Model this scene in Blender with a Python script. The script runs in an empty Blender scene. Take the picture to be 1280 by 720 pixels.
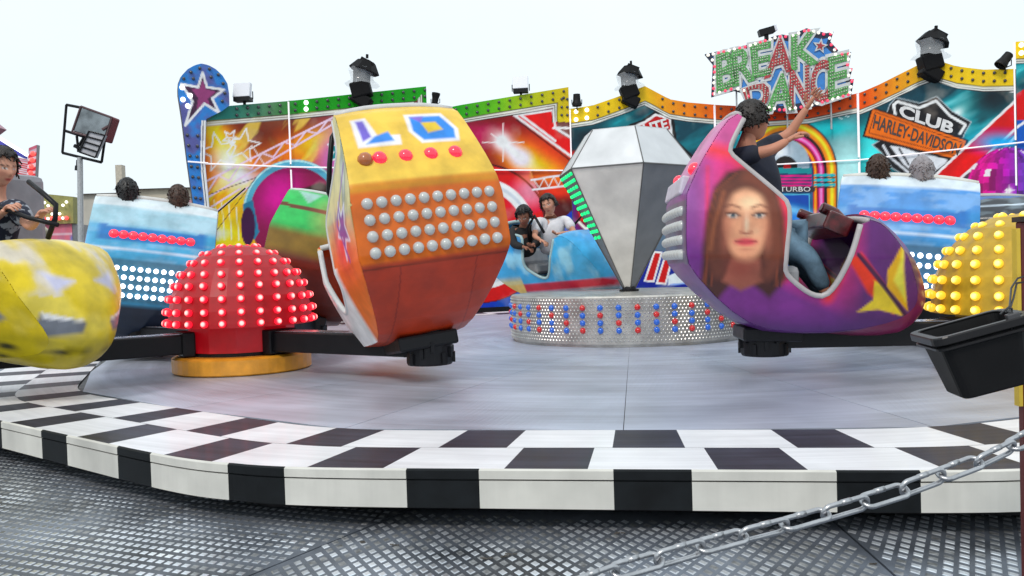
import bpy, bmesh, math, random
import numpy as np
from mathutils import Vector, Matrix
random.seed(7); rng = np.random.default_rng(7)
SC = bpy.context.scene; COL = SC.collection
PI = math.pi; R_ = math.radians

# ------------------------------------------------------------------ camera (measured from the checker band and drum)
FPX, PITCH, ROLL, CH = 1056.466, .024, -.031, .948
cr, sr = math.cos(ROLL), math.sin(ROLL); cp, sp = math.cos(PITCH), math.sin(PITCH)
FW = np.array([0, cp, -sp]); U0 = np.array([0, sp, cp]); X0 = np.array([1., 0, 0])
RT = cr*X0 + sr*U0; UP = -sr*X0 + cr*U0; OO = np.array([0, 0, CH])
def ray(px, py): return FW + (px-640)/FPX*RT - (py-360)/FPX*UP
def PY(px, py, Y): d = ray(px, py); return OO + d*(Y/d[1])
def PZ(px, py, z): d = ray(px, py); return OO + d*((z-CH)/d[2])
def PPL(px, py, A, B):                       # point on the vertical plane through plan points A, B
    d = ray(px, py); n = np.array([-(B[1]-A[1]), B[0]-A[0], 0.])
    t = n.dot(np.array([A[0], A[1], 0.])-OO)/n.dot(d); return OO + d*t
def art_uv(P):
    v = P-OO; w = v@FW; return 640+FPX*(v@RT)/w, 360-FPX*(v@UP)/w
cam = bpy.data.cameras.new('camera'); co = bpy.data.objects.new('camera', cam); COL.objects.link(co)
cam.sensor_width = 36; cam.lens = 36*FPX/1280; cam.clip_end = 2000; cam.clip_start = .05
co.matrix_world = Matrix([[RT[i], UP[i], -FW[i], OO[i]] for i in range(3)] + [[0, 0, 0, 1]])
SC.camera = co

# ------------------------------------------------------------------ materials
def lin(c):
    a = np.asarray(c, float)/255.
    return np.where(a <= .04045, a/12.92, ((a+.055)/1.055)**2.4)
MATS = {}
def mat(name, rgb=(.5, .5, .5), rough=.5, metal=0., coat=0., emit=None, es=1., var=.12, vs=8., bump=0., bs=60., srgb=False, alpha=1., trans=0., edge=None):
    if name in MATS: return MATS[name]
    m = bpy.data.materials.new(name); MATS[name] = m; m.use_nodes = True
    nt = m.node_tree; b = nt.nodes['Principled BSDF']; L = nt.links
    c = tuple(lin(rgb)) if srgb else rgb
    b.inputs['Roughness'].default_value = rough; b.inputs['Metallic'].default_value = metal
    b.inputs['Coat Weight'].default_value = coat*.6; b.inputs['Coat Roughness'].default_value = .12
    b.inputs['Base Color'].default_value = (*c, 1); b.inputs['Alpha'].default_value = alpha
    b.inputs['Transmission Weight'].default_value = trans
    if var or bump:
        tc = nt.nodes.new('ShaderNodeTexCoord'); n = nt.nodes.new('ShaderNodeTexNoise'); n.inputs['Scale'].default_value = vs
        n.inputs['Detail'].default_value = 5; L.new(tc.outputs['Object'], n.inputs['Vector'])
        if var:
            mr = nt.nodes.new('ShaderNodeMapRange'); mr.inputs[1].default_value = .3; mr.inputs[2].default_value = .7
            mr.inputs[3].default_value = 1-var*1.6; mr.inputs[4].default_value = 1+var*.6
            L.new(n.outputs['Fac'], mr.inputs[0])
            vm = nt.nodes.new('ShaderNodeVectorMath'); vm.operation = 'SCALE'; vm.inputs[0].default_value = c
            L.new(mr.outputs[0], vm.inputs['Scale']); L.new(vm.outputs[0], b.inputs['Base Color'])
            m2 = nt.nodes.new('ShaderNodeMapRange'); m2.inputs[3].default_value = max(.02, rough-.1); m2.inputs[4].default_value = min(1, rough+.14)
            L.new(n.outputs['Fac'], m2.inputs[0]); L.new(m2.outputs[0], b.inputs['Roughness'])
        if bump:
            n2 = nt.nodes.new('ShaderNodeTexNoise'); n2.inputs['Scale'].default_value = bs; L.new(tc.outputs['Object'], n2.inputs['Vector'])
            bp = nt.nodes.new('ShaderNodeBump'); bp.inputs['Strength'].default_value = bump; bp.inputs['Distance'].default_value = .01
            L.new(n2.outputs['Fac'], bp.inputs['Height']); L.new(bp.outputs[0], b.inputs['Normal'])
    if emit:
        b.inputs['Emission Color'].default_value = (*emit, 1); b.inputs['Emission Strength'].default_value = es
    return m
def painted(name, rough=.35, coat=.3, metal=0., dirt=.12):
    if name in MATS: return MATS[name]
    m = mat(name, var=0, rough=rough, coat=coat, metal=metal); nt = m.node_tree; L = nt.links; b = nt.nodes['Principled BSDF']; b.inputs['Specular IOR Level'].default_value = .35
    a = nt.nodes.new('ShaderNodeAttribute'); a.attribute_name = 'col'
    tc = nt.nodes.new('ShaderNodeTexCoord'); n = nt.nodes.new('ShaderNodeTexNoise'); n.inputs['Scale'].default_value = 5; n.inputs['Detail'].default_value = 7
    L.new(tc.outputs['Object'], n.inputs['Vector'])
    mr = nt.nodes.new('ShaderNodeMapRange'); mr.inputs[1].default_value = .35; mr.inputs[2].default_value = .65; mr.inputs[3].default_value = 1-dirt; mr.inputs[4].default_value = 1.03
    L.new(n.outputs['Fac'], mr.inputs[0]); vm = nt.nodes.new('ShaderNodeVectorMath'); vm.operation = 'SCALE'
    L.new(a.outputs['Color'], vm.inputs[0]); L.new(mr.outputs[0], vm.inputs['Scale']); L.new(vm.outputs[0], b.inputs['Base Color'])
    return m
BLK = mat('black_steel', (.012, .012, .014), .35, .3, bump=.1)
RUB = mat('black_plastic', (.009, .009, .010), .5); LAMPB = mat('lamp_black', (.004, .004, .005), .6)
STEEL = mat('bare_steel', (.45, .46, .47), .35, .9, vs=14)
GALV = mat('galvanised', (.5, .51, .52), .4, .75, vs=20)
WHITEP = mat('white_paint', (.75, .76, .76), .4)
GREYP = mat('grey_vinyl', (.3, .3, .31), .5)
CHROME = mat('chrome', (.7, .7, .72), .15, 1.)

# ------------------------------------------------------------------ object helpers
def tag(o, label=None, cat=None, group=None, kind=None):
    if label: o['label'] = label
    if cat: o['category'] = cat
    if group: o['group'] = group
    if kind: o['kind'] = kind
    return o
def empty(name, loc=(0, 0, 0), rot=(0, 0, 0), label=None, cat=None, group=None, scale=1):
    o = bpy.data.objects.new(name, None); COL.objects.link(o); o.location = loc; o.rotation_euler = rot; o.scale = (scale,)*3
    o.empty_display_size = .1
    return tag(o, label, cat, group)
def link(name, me, parent=None, mats=None):
    o = bpy.data.objects.new(name, me); COL.objects.link(o)
    if parent: o.parent = parent
    if mats and not len(me.materials):
        for m in (mats if isinstance(mats, (list, tuple)) else [mats]): me.materials.append(m)
    return o
def fin(name, bm, mats, parent=None, smooth=False, bevel=0, weld=False):
    bmesh.ops.recalc_face_normals(bm, faces=bm.faces)
    me = bpy.data.meshes.new(name); bm.to_mesh(me); bm.free()
    if smooth: me.shade_smooth()
    o = link(name, me, parent, mats)
    if bevel:
        b = o.modifiers.new('b', 'BEVEL'); b.width = bevel; b.segments = 2; b.limit_method = 'ANGLE'
    return o
def NB(): return bmesh.new()
def setmi(fs, mi):
    for f in fs: f.material_index = mi
def box(bm, c, s, rot=None, mi=0, taper=1.):
    vs = []
    for x in (-.5, .5):
        for y in (-.5, .5):
            for z in (-.5, .5):
                k = taper if z < 0 else 1.
                v = Vector((x*s[0]*k, y*s[1]*k, z*s[2]))
                if rot is not None: v = rot @ v
                vs.append(bm.verts.new(v+Vector(c)))
    for q in ((0, 1, 3, 2), (4, 6, 7, 5), (0, 4, 5, 1), (2, 3, 7, 6), (0, 2, 6, 4), (1, 5, 7, 3)):
        bm.faces.new([vs[i] for i in q]).material_index = mi
def tube(bm, pts, r, n=8, closed=False, mi=0, rad=None):
    pts = [Vector(p) for p in pts]; N = len(pts); rings = []; ref = None
    for i, p in enumerate(pts):
        a = pts[(i-1) % N] if (closed or i > 0) else p; b = pts[(i+1) % N] if (closed or i < N-1) else p
        d = (b-a).normalized()
        if ref is None:
            ref = Vector((0, 0, 1)) if abs(d.z) < .9 else Vector((1, 0, 0))
        u = (ref-d*ref.dot(d)).normalized(); ref = u; w = d.cross(u)
        rr = rad[i] if rad else r
        rings.append([bm.verts.new(p+u*math.cos(2*PI*k/n)*rr+w*math.sin(2*PI*k/n)*rr) for k in range(n)])
    for i in range(N if closed else N-1):
        A, B = rings[i], rings[(i+1) % N]
        for k in range(n):
            bm.faces.new((A[k], A[(k+1) % n], B[(k+1) % n], B[k])).material_index = mi
    if not closed:
        bm.faces.new(rings[0]).material_index = mi; bm.faces.new(rings[-1][::-1]).material_index = mi
def lathe(bm, prof, n=32, c=(0, 0, 0), mi=0, a0=0., M=None):
    rings = []
    for r, z in prof:
        if r < 1e-5: v = Vector((0, 0, z)); rings.append([bm.verts.new((M @ v if M else v)+Vector(c))])
        else:
            rg = []
            for k in range(n):
                v = Vector((r*math.cos(a0+2*PI*k/n), r*math.sin(a0+2*PI*k/n), z)); rg.append(bm.verts.new((M @ v if M else v)+Vector(c)))
            rings.append(rg)
    for A, B in zip(rings, rings[1:]):
        if len(A) == 1 and len(B) == 1: continue
        for k in range(n):
            q = [A[k % len(A)], A[(k+1) % len(A)], B[(k+1) % len(B)], B[k % len(B)]]
            q = list(dict.fromkeys(q))
            if len(q) > 2: bm.faces.new(q).material_index = mi
def prism(bm, pts, d, mi=0, mis=None):      # polygon pts (3-D), extruded by vector d
    A = [bm.verts.new(Vector(p)) for p in pts]; B = [bm.verts.new(Vector(p)+Vector(d)) for p in pts]; n = len(A)
    bm.faces.new(A).material_index = mi; bm.faces.new(B[::-1]).material_index = mi
    for i in range(n): bm.faces.new((A[i], B[i], B[(i+1) % n], A[(i+1) % n])).material_index = mi if mis is None else mis
def grid_mesh(name, P, col=None, mats=None, parent=None, smooth=True, back=0.):   # P: (n,m,3)
    n, m = P.shape[:2]; idx = np.arange(n*m).reshape(n, m)
    f = np.stack([idx[:-1, :-1], idx[1:, :-1], idx[1:, 1:], idx[:-1, 1:]], -1).reshape(-1, 4)
    me = bpy.data.meshes.new(name); me.from_pydata(P.reshape(-1, 3).tolist(), [], f.tolist())
    if col is not None: set_col(me, col.reshape(-1, 3))
    if smooth: me.shade_smooth()
    return link(name, me, parent, mats)
def set_col(me, c):
    a = me.color_attributes.new('col', 'FLOAT_COLOR', 'POINT')
    a.data.foreach_set('color', np.concatenate([np.clip(c, 0, 1), np.ones((len(c), 1))], 1).astype(np.float32).ravel())
_ball = {}
def ball_mesh(key, r, m, seg=10, ring=6, squash=1.):
    if key in _ball: return _ball[key]
    bm = NB(); bmesh.ops.create_uvsphere(bm, u_segments=seg, v_segments=ring, radius=r)
    for v in bm.verts: v.co.z *= squash
    me = bpy.data.meshes.new(key); bm.to_mesh(me); bm.free(); me.shade_smooth(); me.materials.append(m); _ball[key] = me
    return me
def bulb(me, loc, parent, name='bulb', nrm=None):
    o = link(name, me, parent); o.location = loc
    if nrm is not None: o.rotation_euler = Vector(nrm).to_track_quat('Z', 'Y').to_euler()
    return o

# ------------------------------------------------------------------ 2-D airbrush painter (works on arrays of surface points)
class Art:
    def __init__(s, u, v, base=(128, 128, 128)):
        s.u, s.v = u, v; s.c = np.ones(u.shape+(3,))*lin(base)
    def put(s, a, col):
        a = np.clip(a, 0, 1)[..., None]; s.c = s.c*(1-a)+lin(col)*a
    def glow(s, x, y, rx, col, ry=None, rot=0, p=1., k=1.):
        ry = ry or rx; c, t = math.cos(R_(rot)), math.sin(R_(rot)); du, dv = s.u-x, s.v-y
        a = (du*c+dv*t)/rx; b = (-du*t+dv*c)/ry
        s.put(k*np.exp(-(a*a+b*b)**p), col)
    def disc(s, x, y, r, col, ry=None, soft=.7, clip=None, k=1.):
        ry = ry or r; d = np.sqrt(((s.u-x)/r)**2+((s.v-y)/ry)**2)*min(r, ry)
        a = (min(r, ry)-d)/soft+.5
        if clip is not None: a = a*clip
        s.put(np.clip(a, 0, 1)*k, col)
    def ringd(s, x, y, r, w, col, ry=None, soft=.7, clip=None, k=1.):
        ry = ry or r; d = np.abs(np.sqrt(((s.u-x)/r)**2+((s.v-y)/ry)**2)-1)*min(r, ry)
        a = np.clip((w/2-d)/soft+.5, 0, 1)
        if clip is not None: a = a*clip
        s.put(a*k, col)
    def seg(s, a, b):
        ax, ay = a; bx, by = b; dx, dy = bx-ax, by-ay; q = dx*dx+dy*dy+1e-9
        t = np.clip(((s.u-ax)*dx+(s.v-ay)*dy)/q, 0, 1); return np.hypot(s.u-ax-t*dx, s.v-ay-t*dy)
    def line(s, pts, w, col, closed=False, soft=.7, clip=None, k=1.):
        P = list(pts)+([pts[0]] if closed else []); d = None
        for a, b in zip(P, P[1:]):
            e = s.seg(a, b); d = e if d is None else np.minimum(d, e)
        a = np.clip((w/2-d)/soft+.5, 0, 1)
        if clip is not None: a = a*clip
        s.put(a*k, col)
    def inside(s, pts, soft=.7):
        P = list(pts); n = len(P); ins = np.zeros(s.u.shape, bool); d = np.full(s.u.shape, 1e9)
        for i in range(n):
            (x1, y1), (x2, y2) = P[i], P[(i+1) % n]
            if y1 != y2:
                cr_ = ((s.v >= min(y1, y2)) & (s.v < max(y1, y2)))
                xi = x1+(s.v-y1)*(x2-x1)/(y2-y1); ins ^= cr_ & (s.u < xi)
            d = np.minimum(d, s.seg(P[i], P[(i+1) % n]))
        return np.clip(np.where(ins, d, -d)/soft+.5, 0, 1)
    def poly(s, pts, col, soft=.7, clip=None, k=1.):
        a = s.inside(pts, soft)
        if clip is not None: a = a*clip
        s.put(a*k, col)
def fbm(u, v, sc, seed=0, oct=4):
    r = np.random.default_rng(seed); out = np.zeros(np.shape(u)); amp = 1.; tot = 0
    for o in range(oct):
        T = r.random((64, 64)); x = u*sc*2**o; y = v*sc*2**o; xi = np.floor(x).astype(int); yi = np.floor(y).astype(int); fx, fy = x-xi, y-yi
        fx = fx*fx*(3-2*fx); fy = fy*fy*(3-2*fy)
        g = lambda a, b: T[a % 64, b % 64]
        out += amp*((g(xi, yi)*(1-fx)+g(xi+1, yi)*fx)*(1-fy)+(g(xi, yi+1)*(1-fx)+g(xi+1, yi+1)*fx)*fy); tot += amp; amp *= .5
    return out/tot
def star(x, y, R, r, rot=0, sx=1, sy=1, n=5):
    return [(x+sx*(R if i % 2 == 0 else r)*math.sin(R_(rot)+PI*i/n), y-sy*(R if i % 2 == 0 else r)*math.cos(R_(rot)+PI*i/n)) for i in range(2*n)]

# ------------------------------------------------------------------ lettering: font outlines warped into a quad
_glyph = {}
def glyphs(s, off=0.):
    k = (s, off)
    if k in _glyph: return _glyph[k]
    cu = bpy.data.curves.new('lettering', 'FONT'); cu.body = s; cu.offset = off; cu.resolution_u = 3; cu.size = 1
    o = bpy.data.objects.new('lettering', cu); COL.objects.link(o)
    dg = bpy.context.evaluated_depsgraph_get(); me = bpy.data.meshes.new_from_object(o.evaluated_get(dg))
    V = np.array([v.co[:2] for v in me.vertices]); F = [tuple(p.vertices) for p in me.polygons]
    bpy.data.objects.remove(o); bpy.data.curves.remove(cu); bpy.data.meshes.remove(me)
    cu2 = V
    _glyph[k] = (V, F); return _glyph[k]
def quad_text(name, s, quad, to3, nrm, m, parent, off=0., lift=.006, thick=.004, grow=0., label=None):
    V, F = glyphs(s, 0.); lo, hi = V.min(0), V.max(0)
    W, F = glyphs(s, off); lo0, hi0 = lo, hi
    T = (W-lo0)/(hi0-lo0)
    TL, TR, BR, BL = [np.array(q, float) for q in quad]
    bm = NB(); top = []
    for a, b in T:
        p = (TL*(1-a)+TR*a)*b+(BL*(1-a)+BR*a)*(1-b)
        top.append(bm.verts.new(Vector(to3(*p))+Vector(nrm)*lift))
    for f in F:
        try: bm.faces.new([top[i] for i in f])
        except ValueError: pass
    bmesh.ops.remove_doubles(bm, verts=bm.verts, dist=1e-5)
    if thick:
        r = bmesh.ops.extrude_face_region(bm, geom=list(bm.faces)); vs = [g for g in r['geom'] if isinstance(g, bmesh.types.BMVert)]
        for v in vs: v.co += Vector(nrm)*thick
    o = fin(name, bm, m, parent)
    if label: o['label'] = label
    return o

# ================================================================== ground, walkway, turntable
TC = np.array([1.549, 11.183]); AP, BW, RIMH, PHI, NS = 7.38, .4725, .1875, -1.717, 12
bm = NB(); box(bm, (0, 300, -.75), (1400, 1400, .4)); g = fin('ground', bm, mat('asphalt', (.06, .06, .062), .85, vs=.8, var=.2)); tag(g, kind='structure')
def plate_mat():
    m = mat('plate_base', (.19, .215, .26), .42, .5, vs=1.6, var=.5, bump=.25, bs=220)
    return m
PADM = mat('plate_pad', (.78, .82, .88), .3, .7, vs=2.2, var=.4)
bm = NB()
seamA = [PZ(x, y, -.3) for x, y in ((345, 706), (452, 662))]; seamB = [PZ(x, y, -.3) for x, y in ((1065, 672), (1110, 712))]
def lnx(S, y): (a, b) = S; return a[0]+(y-a[1])*(b[0]-a[0])/(b[1]-a[1])
y0, y1 = 2.6, 5.6
def plate(poly):
    prism(bm, [(x, y, -.3) for x, y in poly], (0, 0, -.012))
gap = .006
plate([(-9, y0), (lnx(seamA, y0)-gap, y0), (lnx(seamA, y1)-gap, y1), (-9, y1)])
plate([(lnx(seamA, y0)+gap, y0), (lnx(seamB, y0)-gap, y0), (lnx(seamB, y1)-gap, y1), (lnx(seamA, y1)+gap, y1)])
plate([(lnx(seamB, y0)+gap, y0), (9, y0), (9, y1), (lnx(seamB, y1)+gap, y1)])
plate([(-9, y1+.01), (9, y1+.01), (9, 9.6), (-9, 9.6)]); plate([(-9, y0-3), (9, y0-3), (9, y0-.01), (-9, y0-.01)])
box(bm, (0, 11, -.42), (42, 30, .2))
_g = np.arange(96.); WF = fbm(_g[:, None]+0*_g, _g[None, :]+0*_g[:, None], .17, 31, 3)
# raised treads
def treads(sel, a, b, fa, fb, xr, yr):
    a = np.array(a); b = np.array(b); M = np.linalg.inv(np.array([a, b]).T)
    cs = np.array([M @ np.array([x, y]) for x in xr for y in yr]); i0, i1 = math.floor(cs[:, 0].min()), math.ceil(cs[:, 0].max()); j0, j1 = math.floor(cs[:, 1].min()), math.ceil(cs[:, 1].max())
    for i in range(i0, i1):
        for j in range(j0, j1):
            p = a*i+b*j
            if not (xr[0] < p[0] < xr[1] and yr[0] < p[1] < yr[1]) or not sel(*p): continue
            d = np.hypot(*(p-TC))
            if d < 7.15: continue
            px, py = art_uv(np.array([p[0], p[1], -.3]))
            if px < -60 or px > 1340 or py > 760: continue
            h = .0025; vs = []
            for k, z in ((1, -.3), (.72, -.3+h)):
                for sa, sb in ((-1, -1), (1, -1), (1, 1), (-1, 1)):
                    q = p+a*fa*sa*.5*k+b*fb*sb*.5*k; vs.append(bm.verts.new((q[0], q[1], z)))
            wn = 2 if (WF[int(p[0]*17) % 96, int(p[1]*17) % 96]*.65+random.random()*.35 > .60) else 1
            for f in ((4, 5, 6, 7), (0, 1, 5, 4), (1, 2, 6, 5), (2, 3, 7, 6), (3, 0, 4, 7)): bm.faces.new([vs[t] for t in f]).material_index = wn
treads(lambda x, y: x < lnx(seamA, y)-.02, (.046, -.020), (-.012, -.070), .66, .50, (-4.6, .4), (2.9, 7))
treads(lambda x, y: lnx(seamA, y)+.02 < x < lnx(seamB, y)-.02, (.031, -.060), (-.035, -.050), .66, .58, (-1.6, 2.2), (2.9, 5))
treads(lambda x, y: x > lnx(seamB, y)+.02, (.036, -.052), (-.034, -.062), .66, .58, (.6, 3), (2.9, 5))
wk = fin('walkway', bm, [plate_mat(), PADM, mat('plate_pad_worn', (.36, .37, .38), .45, .6, vs=20, var=.4)]); tag(wk, kind='structure')

tt = empty('turntable', (TC[0], TC[1], 0), label='large grey metal rotating ride floor ringed with black and white checker squares', cat='turntable')
def T3(a, t, z, k):       # a = apothem, t in -1..1 along the side k
    a = a*(1-.013*abs(t)**7); al = PHI+k*2*PI/NS; l = a*math.tan(PI/NS)*t
    return Vector((a*math.cos(al)-l*math.sin(al), a*math.sin(al)+l*math.cos(al), z))
def tside(px, py, z):
    P = PZ(px, py, z)[:2]-TC; al = math.atan2(P[1], P[0])-PHI; k = round(al/(2*PI/NS)); al -= k*2*PI/NS
    return k, math.tan(al)/math.tan(PI/NS)
CKB = mat('checker_black', (.022, .023, .034), .5, coat=.12, var=.3, vs=3); CKW = mat('checker_white', (.80, .81, .84), .4, coat=.15, var=.07, vs=2.5)
RMB = mat('rim_black', (.007, .009, .011), .55, var=.3); RMW = mat('rim_white', (.66, .65, .6), .42, var=.12, vs=3)
_, t0 = tside(550, 588, 0); PITCHT = .5                     # 4 pitches per side => one pitch is 0.5 in t
def strips(a0, a1, z0, z1, ph, mi_w, mi_b, bm, fr=.40, vertical=False):
    for k in range(NS):
        cuts = [-1., 1.]; c = t0+ph
        while c > -1.4: c -= PITCHT
        cs = []
        while c < 1.4:
            cs.append((c-fr*PITCHT/2, c+fr*PITCHT/2)); c += PITCHT
        xs = sorted(set([-1., 1.]+[min(1, max(-1, e)) for q in cs for e in q]+[q/24 for q in range(-23, 24) if min(abs(q/24-e) for p in cs for e in p) > .012]))
        for s, e in zip(xs, xs[1:]):
            if e-s < 1e-6: continue
            mid = (s+e)/2; black = any(q[0] < mid < q[1] for q in cs)
            f = bm.faces.new([bm.verts.new(T3(a, t, z, k)) for a, t, z in ((a0, s, z0), (a0, e, z0), (a1, e, z1), (a1, s, z1))])
            f.material_index = mi_b if black else mi_w
bm = NB(); strips(AP-.012, AP-BW+.002, 0, 0, PITCHT/2, 0, 1, bm); strips(AP-BW-.002, AP-2*BW, 0, 0, 0., 0, 1, bm)
o = fin('checker_band', bm, [CKW, CKB], tt)
bm = NB(); strips(AP-.012, AP, 0, -.008, 0, 0, 1, bm, .36); strips(AP, AP, -.008, -.048, 0, 0, 1, bm, .36); strips(AP, AP-.012, -.048, -.05, 0, 1, 1, bm); strips(AP-.012, AP-.012, -.05, -.055, 0, 1, 1, bm)
strips(AP-.012, AP-.002, -.055, -.056, 0, 0, 1, bm, .36); strips(AP-.002, AP-.002, -.056, -RIMH, 0, 0, 1, bm, .36); strips(AP-.002, AP-.06, -RIMH, -RIMH, 0, 1, 1, bm)
bmesh.ops.remove_doubles(bm, verts=bm.verts, dist=1e-5)
fin('rim', bm, [RMW, RMB], tt)
bm = NB(); prism(bm, [T3(AP-.25, -1, -.19, k) for k in range(NS)], (0, 0, -.1)); fin('underframe', bm, BLK, tt)
# floor plates
def deck_mat():
    m = mat('deck_plate', (.52, .57, .68), .42, .45, var=.12, vs=1.3); nt = m.node_tree; L = nt.links; b = nt.nodes['Principled BSDF']
    tc = nt.nodes.new('ShaderNodeTexCoord'); sx = nt.nodes.new('ShaderNodeSeparateXYZ'); L.new(tc.outputs['Object'], sx.inputs[0])
    def M(op, a, v=None, b2=None):
        n = nt.nodes.new('ShaderNodeMath'); n.operation = op; L.new(a, n.inputs[0])
        if v is not None: n.inputs[1].default_value = v
        if b2 is not None: L.new(b2, n.inputs[1])
        return n.outputs[0]
    u = M('ADD', sx.outputs[0], None, M('MULTIPLY', sx.outputs[1], .6)); v = M('SUBTRACT', sx.outputs[1], None, M('MULTIPLY', sx.outputs[0], .6))
    s1 = M('SINE', M('MULTIPLY', u, 95.)); s2 = M('SINE', M('MULTIPLY', v, 95.)); h = M('MAXIMUM', M('MULTIPLY', s1, None, s2), .25)
    bp = nt.nodes.new('ShaderNodeBump'); bp.inputs['Strength'].default_value = .45; bp.inputs['Distance'].default_value = .004; L.new(h, bp.inputs['Height']); L.new(bp.outputs[0], b.inputs['Normal'])
    return m
def scuff(m, lo=.86, hi=1.05, sc=7.):
    nt = m.node_tree; L = nt.links; b = nt.nodes['Principled BSDF']; tc = nt.nodes.new('ShaderNodeTexCoord'); sx = nt.nodes.new('ShaderNodeSeparateXYZ'); L.new(tc.outputs['Object'], sx.inputs[0])
    def M(op, *a):
        n = nt.nodes.new('ShaderNodeMath'); n.operation = op
        for k, v in enumerate(a):
            if hasattr(v, 'links'): L.new(v, n.inputs[k])
            else: n.inputs[k].default_value = v
        return n.outputs[0]
    rad = M('SQRT', M('ADD', M('MULTIPLY', sx.outputs[0], sx.outputs[0]), M('MULTIPLY', sx.outputs[1], sx.outputs[1]))); ang = M('ARCTAN2', sx.outputs[1], sx.outputs[0])
    cb = nt.nodes.new('ShaderNodeCombineXYZ'); L.new(M('MULTIPLY', rad, sc), cb.inputs[0]); L.new(M('MULTIPLY', ang, 2.6), cb.inputs[1]); n = nt.nodes.new('ShaderNodeTexNoise'); n.inputs['Scale'].default_value = 1; n.inputs['Detail'].default_value = 8; n.inputs['Roughness'].default_value = .65; L.new(cb.outputs[0], n.inputs['Vector'])
    mr = nt.nodes.new('ShaderNodeMapRange'); mr.inputs[1].default_value = .32; mr.inputs[2].default_value = .62; mr.inputs[3].default_value = lo; mr.inputs[4].default_value = hi; L.new(n.outputs['Fac'], mr.inputs[0])
    old = b.inputs['Base Color'].links[0].from_socket; vm = nt.nodes.new('ShaderNodeVectorMath'); vm.operation = 'SCALE'; L.new(old, vm.inputs[0]); L.new(mr.outputs[0], vm.inputs['Scale']); L.new(vm.outputs[0], b.inputs['Base Color']); return m
scuff(CKW, .84, 1.02, 16.); scuff(CKB, .8, 1.9, 16.); scuff(RMW, .86, 1.02, 30.)
DECKM = scuff(deck_mat(), .80, 1.06); DECK2 = scuff(mat('deck_strip', (.52, .57, .68), .38, .45, var=.12, vs=1.3), .80, 1.06)
bm = NB(); rg = [AP-2*BW-.004, 5.0, 3.3, .6]
prism(bm, [T3(AP-2*BW+.004, t_, -.012, k) for k in range(NS) for t_ in (-1, -.93, -.8, 0, .8, .93)], (0, 0, -.17), mi=1)
for k in range(NS):
    for (a1, a0), (m0, m1) in zip(zip(rg, rg[1:]), ((0, 2), (2, 0), (0, 0))):
        for s, e, mi in ((-.998, -.0015, m0), (.0015, .998, m1)):
            ga = .0015
            prism(bm, [T3(a1-ga, s, -.004, k), T3(a1-ga, e, -.004, k), T3(a0+ga, e, -.004, k), T3(a0+ga, s, -.004, k)], (0, 0, -.008), mi=mi)
fin('floor_plates', bm, [DECKM, BLK, DECK2], tt)

# ================================================================== centre drum with lights
DR, DH = 1.57, .585
dr = empty('centre_drum', (TC[0], TC[1], 0), label='low round silver drum studded with red and blue lamps at ride centre', cat='drum')
SILV = mat('silver_sheet', (.52, .51, .48), .4, .7, vs=6, var=.2)
bm = NB(); lathe(bm, [(DR-.03, -.004), (DR-.03, .03), (DR, .03), (DR, DH-.02), (DR-.015, DH), (0, DH+.004)], 96); fin('drum_body', bm, SILV, dr)
bm = NB()
for row in range(13):
    z = .07+row*.0395
    for k in range(208):
        a = 2*PI*(k+.5*(row % 2))/208; n = Vector((math.cos(a), math.sin(a), 0)); t = Vector((-n.y, n.x, 0)); c = n*DR+Vector((0, 0, z))
        q = [bm.verts.new(c+t*dx*.0135+Vector((0, 0, dz*.0135))) for dx, dz in ((1, 0), (0, 1), (-1, 0), (0, -1))]; top = bm.verts.new(c+n*.009)
        for i in range(4): bm.faces.new((q[i], q[(i+1) % 4], top))
fin('embossed_studs', bm, mat('stud_silver', (.62, .61, .58), .3, .8), dr)
LR = ball_mesh('bulb_red', .036, mat('lamp_red', (.5, .01, .01), .15, coat=1, emit=(1, .02, .02), es=.12, var=0))
LB = ball_mesh('bulb_blue', .036, mat('lamp_blue', (.01, .1, .5), .15, coat=1, emit=(.02, .2, 1), es=.15, var=0))
NC = 46; rest = NB()
acam = math.atan2(-TC[1], -TC[0])
for c in range(NC):
    a = acam+(c-12)*2*PI/NC+R_(3.2)
    for r in range(4):
        p = Vector((DR*math.cos(a), DR*math.sin(a), .19+r*.088)); red = (c-(3-r)) % 3 == 0
        if c < 25: bulb(LR if red else LB, p, dr, 'red_bulb' if red else 'blue_bulb')
        else: bmesh.ops.create_icosphere(rest, subdivisions=1, radius=.036, matrix=Matrix.Translation(p))
o = fin('bulbs', rest, MATS['lamp_blue'], dr); o['kind'] = 'stuff'
# ---- faceted diamond
dm = empty('diamond_ornament', (TC[0], TC[1], DH), label='tall inverted faceted metal diamond standing on its point on the silver drum', cat='ornament')
z_r = PY(770, 215, TC[1])[2]-DH; z_t = PY(790, 166, TC[1])[2]-DH; RD = .93; RT2 = .56
az = lambda deg: math.atan2(TC[1], TC[0])+PI+R_(deg)
vang = [az(13.3+60*i) for i in range(6)]
SHEET = mat('pale_sheet', (.80, .79, .75), .45, .12, vs=2.5, var=.16); CRN = mat('crown_sheet', (.68, .70, .72), .38, .35, vs=2.5, var=.1); DKF = mat('mesh_face', (.26, .27, .29), .5, .4, vs=3)
def V6(r, z, i): return Vector((r*math.cos(vang[i % 6]), r*math.sin(vang[i % 6]), z))
def facet(name, pts, m, th=.012):
    bm = NB(); c = sum(pts, Vector())/len(pts); n = (pts[1]-pts[0]).cross(pts[2]-pts[0]).normalized()
    if n.dot(Vector((c.x, c.y, 0))) < 0 and abs(n.z) < .95: n = -n
    prism(bm, [c+(p-c)*.992 for p in pts], -n*th); return fin(name, bm, m, dm), n
lowf = []
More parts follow.
